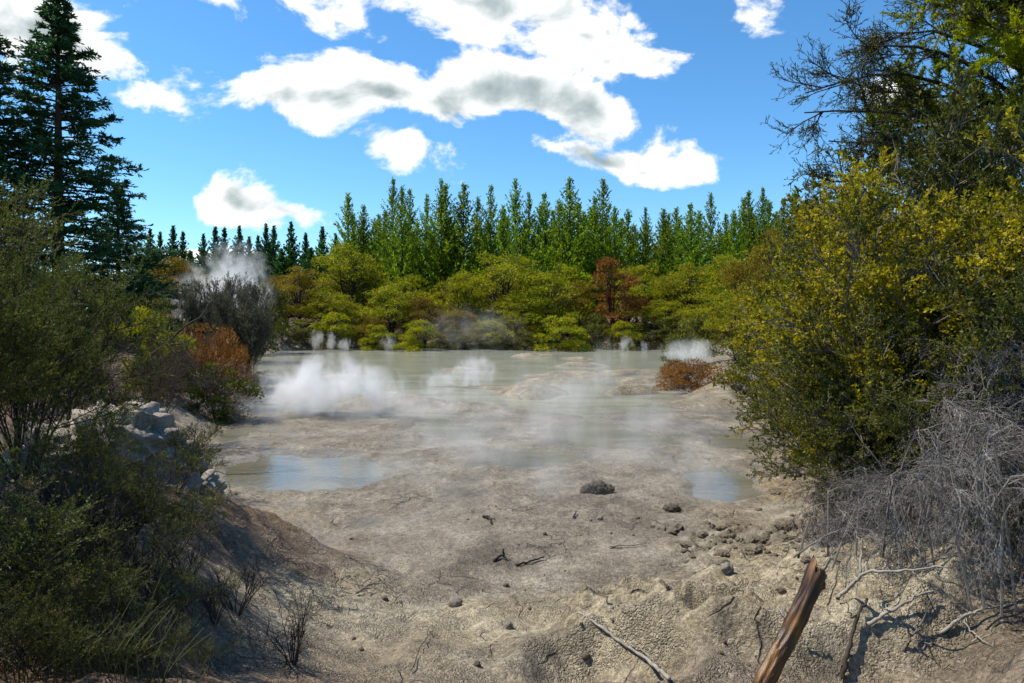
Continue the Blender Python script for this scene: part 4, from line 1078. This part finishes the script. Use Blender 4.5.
bo = empty('mud_boil', (p.x, p.y, p.z))
for k, (dx, dy, dz, r) in enumerate([(0, 0, .10, .24), (-.22, .05, .06, .17), (.24, .02, .07, .17), (.08, .12, .2, .13), (-.1, -.06, .2, .12), (.36, .04, .12, .10), (-.34, .0, .03, .10)]):
    o = lump('splash', 860 + k, MAT['boil'], 4, .5, (1, .8, .8), 2.2, bo); o.location = (dx, dy, dz); o.scale = (r, r, r)
bo.scale = (.68, .68, .62)
tag(bo, 'dark clump of boiling mud thrown up in the middle of the pool', 'mud boil')
p = A_(545, 510); o = lump('mud_boil', 880, MAT['boil'], 4, .4, (1, .8, .5), 2); o.location = (A_(672, 511).x, A_(672, 511).y, A_(672, 511).z + .03); o.scale = (.12, .12, .12)
tag(o, 'small dark mud bubble right of the larger boil', 'mud boil')

# grass in the lower left corner
rgn = np.random.default_rng(900)
gp = []
for k in range(900):
    px = rgn.uniform(-60, 190) - 60 * rgn.random(); d_ = rgn.uniform(3.6, 4.8); x = (px - CX) / F * d_
    s = np.linspace(0, 1, 5); a = rgn.uniform(0, 2 * PI); l = rgn.uniform(.15, .42); bnd = rgn.uniform(.05, .25)
    gp.append(np.stack([x + math.cos(a) * bnd * s ** 2, d_ + math.sin(a) * bnd * s ** 2, -.03 + l * s], 1))
gp = np.array(gp); h0 = fields(gp[:, 0, 0], gp[:, 0, 1])[0]; gp[:, :, 2] += h0[:, None]
tag(mk('grass', *tubes(gp, rad(gp, .004, .001), 3), mat=leaf_mat('dry grass', [(.08, .085, .03), (.16, .15, .06)], .3)), 'dry thin grass in the lower left corner', 'grass', kind='stuff')
# ================================================================== STEAM
def steam_mat(name, scale, lo, hi, amp=2.2, vst=.75, aniso=.1):
    m, nt = newmat(name); b = NB(nt)
    tc = b.n('ShaderNodeTexCoord').outputs['Object']; pos = b.n('ShaderNodeNewGeometry').outputs['Position']
    wp = b.n('ShaderNodeTexNoise', inp={'Vector': pos, 'Scale': scale * .55, 'Detail': 3.0}).outputs['Color']
    wv = b.n('ShaderNodeVectorMath', operation='MULTIPLY_ADD', inp={0: wp, 1: (1.1, 1.1, 1.1), 2: (-.55, -.55, -.55)}).outputs[0]
    q = b.n('ShaderNodeVectorMath', operation='ADD', inp={0: tc, 1: wv}).outputs[0]
    ln = b.n('ShaderNodeVectorMath', operation='LENGTH', inp={0: q}).outputs['Value']
    edge = b.mr(b.n('ShaderNodeVectorMath', operation='LENGTH', inp={0: tc}).outputs['Value'], .6, 1.0, 1, 0)
    ns = b.noise(b.n('ShaderNodeMapping', inp={'Vector': pos, 'Scale': (1, 1, vst)}).outputs[0], scale, 6, .6, .6)
    v0 = b.math('ADD', b.math('MULTIPLY', b.math('SUBTRACT', 1.0, ln), 1.25), b.math('MULTIPLY', b.math('SUBTRACT', ns, .5), amp))
    fall = b.mr(v0, lo, hi); ns = 1.0
    d = b.math('MULTIPLY', b.math('MULTIPLY', b.math('MULTIPLY', fall, ns), edge), b.n('ShaderNodeAttribute', attribute_type='OBJECT', attribute_name='thickness').outputs['Fac'])
    v = b.n('ShaderNodeVolumePrincipled', inp={'Color': (.97, .97, .97, 1), 'Density': d, 'Anisotropy': aniso})
    o = b.n('ShaderNodeOutputMaterial'); nt.links.new(v.outputs[0], o.inputs['Volume'])
    return m
SM = {'puff': steam_mat('billowing steam', 1.35, .30, 1.15, 3.2, .7), 'wisp': steam_mat('wispy steam', 1.15, .15, 1.6, 2.6, .5), 'jet': steam_mat('jet steam', 2.6, .3, 1.2, 3.6, .4)}
import bmesh
_bm = bmesh.new(); bmesh.ops.create_icosphere(_bm, subdivisions=3, radius=1.0)
SME = {}
for k, m in SM.items():
    me = bpy.data.meshes.new('steam'); _bm.to_mesh(me); me.materials.append(m); SME[k] = me
_bm.free()
def steam(kind, c, size, thick, label, cat='steam', group=None, lean=0.0):
    o = bpy.data.objects.new('steam_plume', SME[kind]); COL.objects.link(o)
    o.location = c; o.scale = size; o.rotation_euler = (0, lean, 0); o['thickness'] = thick
    return tag(o, label, cat, group)
def spx(px, py0, py1, wpx, d, depth, kind, thick, label, lean=0.0):
    """a plume standing d away between the rows py0 (top) and py1 (foot)"""
    z1 = EYE - (py0 - HZ) / F * d; z0 = EYE - (py1 - HZ) / F * d
    steam(kind, ((px - CX) / F * d, d, (z0 + z1) / 2), (wpx / 2 / F * d, depth, (z1 - z0) / 2), thick, label, lean=lean)
spx(325, 346, 430, 165, 22.5, 1.7, 'puff', 1.15, 'largest white billow of steam over the left part of the pool')
spx(300, 340, 425, 100, 23.2, 1.4, 'puff', .9, 'white steam lobe rising at the top left of the largest billow', .3)
spx(370, 352, 425, 110, 23.0, 1.4, 'puff', .8, 'white steam lobe at the right end of the largest billow', .35)
spx(258, 374, 432, 130, 22.0, 1.8, 'puff', .55, 'thin grey steam spreading left of the largest billow')
spx(405, 368, 440, 170, 22.0, 2.2, 'wisp', .55, 'low steam veil trailing right of the largest billow')
spx(472, 350, 398, 66, 31.5, 1.2, 'puff', 1.1, 'small white steam puff right of the largest billow')
spx(438, 362, 398, 50, 31.5, 1.0, 'puff', 0.7, 'low small steam puff between the two white billows')
spx(234, 228, 350, 100, 46, 3.4, 'puff', .52, 'tall white steam column behind the grey upright shrub')
spx(196, 256, 345, 70, 45, 3.0, 'puff', .35, 'fainter steam left of the tall white column')
spx(486, 372, 528, 120, 15.5, 1.4, 'wisp', 0.5, 'faint vertical steam column above the centre of the mud', .18)
spx(440, 395, 505, 130, 17.5, 1.6, 'wisp', .45, 'faint steam left of the vertical column over the mud', .1)
spx(555, 385, 500, 140, 18.0, 1.8, 'wisp', .50, 'faint steam right of the vertical column over the mud', -.15)
spx(620, 405, 520, 150, 15.5, 1.6, 'wisp', 0.4, 'drifting steam above the dark mud boil', .25)
spx(690, 418, 520, 130, 14.5, 1.3, 'wisp', 0.4, 'drifting steam over the right puddle', .2)
spx(560, 352, 430, 150, 25, 2.4, 'wisp', .35, 'faint steam over the low islands in the middle of the pool', .2)
spx(655, 395, 460, 120, 20, 1.8, 'wisp', .40, 'faint steam over the wet mud right of the middle', .1)
spx(560, 430, 560, 170, 12.8, 1.3, 'wisp', .30, 'thin steam veil over the near mud left of the dark boil', .2)
spx(690, 440, 545, 150, 12.4, 1.2, 'wisp', .28, 'thin steam veil over the near mud below the right puddle', .2)
spx(400, 430, 530, 160, 14.0, 1.4, 'wisp', .26, 'thin steam veil over the mud right of the left puddle', .15)
spx(605, 330, 412, 44, 28, 1.0, 'wisp', 0.35, 'thin upright wisp over the far right water')
spx(690, 334, 378, 84, 38, 1.8, 'puff', .65, 'white steam under the grey olive shrub at the right shore')
spx(470, 296, 362, 150, 58.6, 2.0, 'wisp', .11, 'smoky thin steam at the foot of the central far trees')
for px, py, wd, lb in [(317, 328, 13, 'leftmost thin jet on the far shore'), (331, 330, 12, 'second jet on the far shore from the left'), (388, 334, 16, 'short jet on the far shore below the fresh green bush'), (345, 338, 16, 'low jet just right of the two left shore jets'), (626, 336, 14, 'thin jet on the far shore beside the pale green bush'), (543, 350, 14, 'thin jet on the far water under the bright bush'), (645, 340, 9, 'thinnest jet at the right end of the far shore')]:
    spx(px, py - 3, 356, wd * 1.5, 58.4, .7, 'jet', .9, 'white steam: ' .replace(': ', ' ') + lb)

# ================================================================== RENDER SETTINGS
scn.render.engine = 'CYCLES'
cy = scn.cycles
cy.max_bounces = 6; cy.diffuse_bounces = 4; cy.glossy_bounces = 3; cy.transmission_bounces = 2; cy.volume_bounces = 3; cy.transparent_max_bounces = 8
cy.use_denoising = True; cy.denoiser = 'OPENIMAGEDENOISE'; cy.use_adaptive_sampling = True; cy.adaptive_threshold = .02
cy.caustics_reflective = False; cy.caustics_refractive = False
cy.volume_max_steps = 256; cy.volume_step_rate = .4
scn.view_settings.view_transform = 'Standard'; scn.view_settings.look = 'None'; scn.view_settings.gamma = 1.0; scn.view_settings.exposure = 0.78
scn.view_settings.use_curve_mapping = False
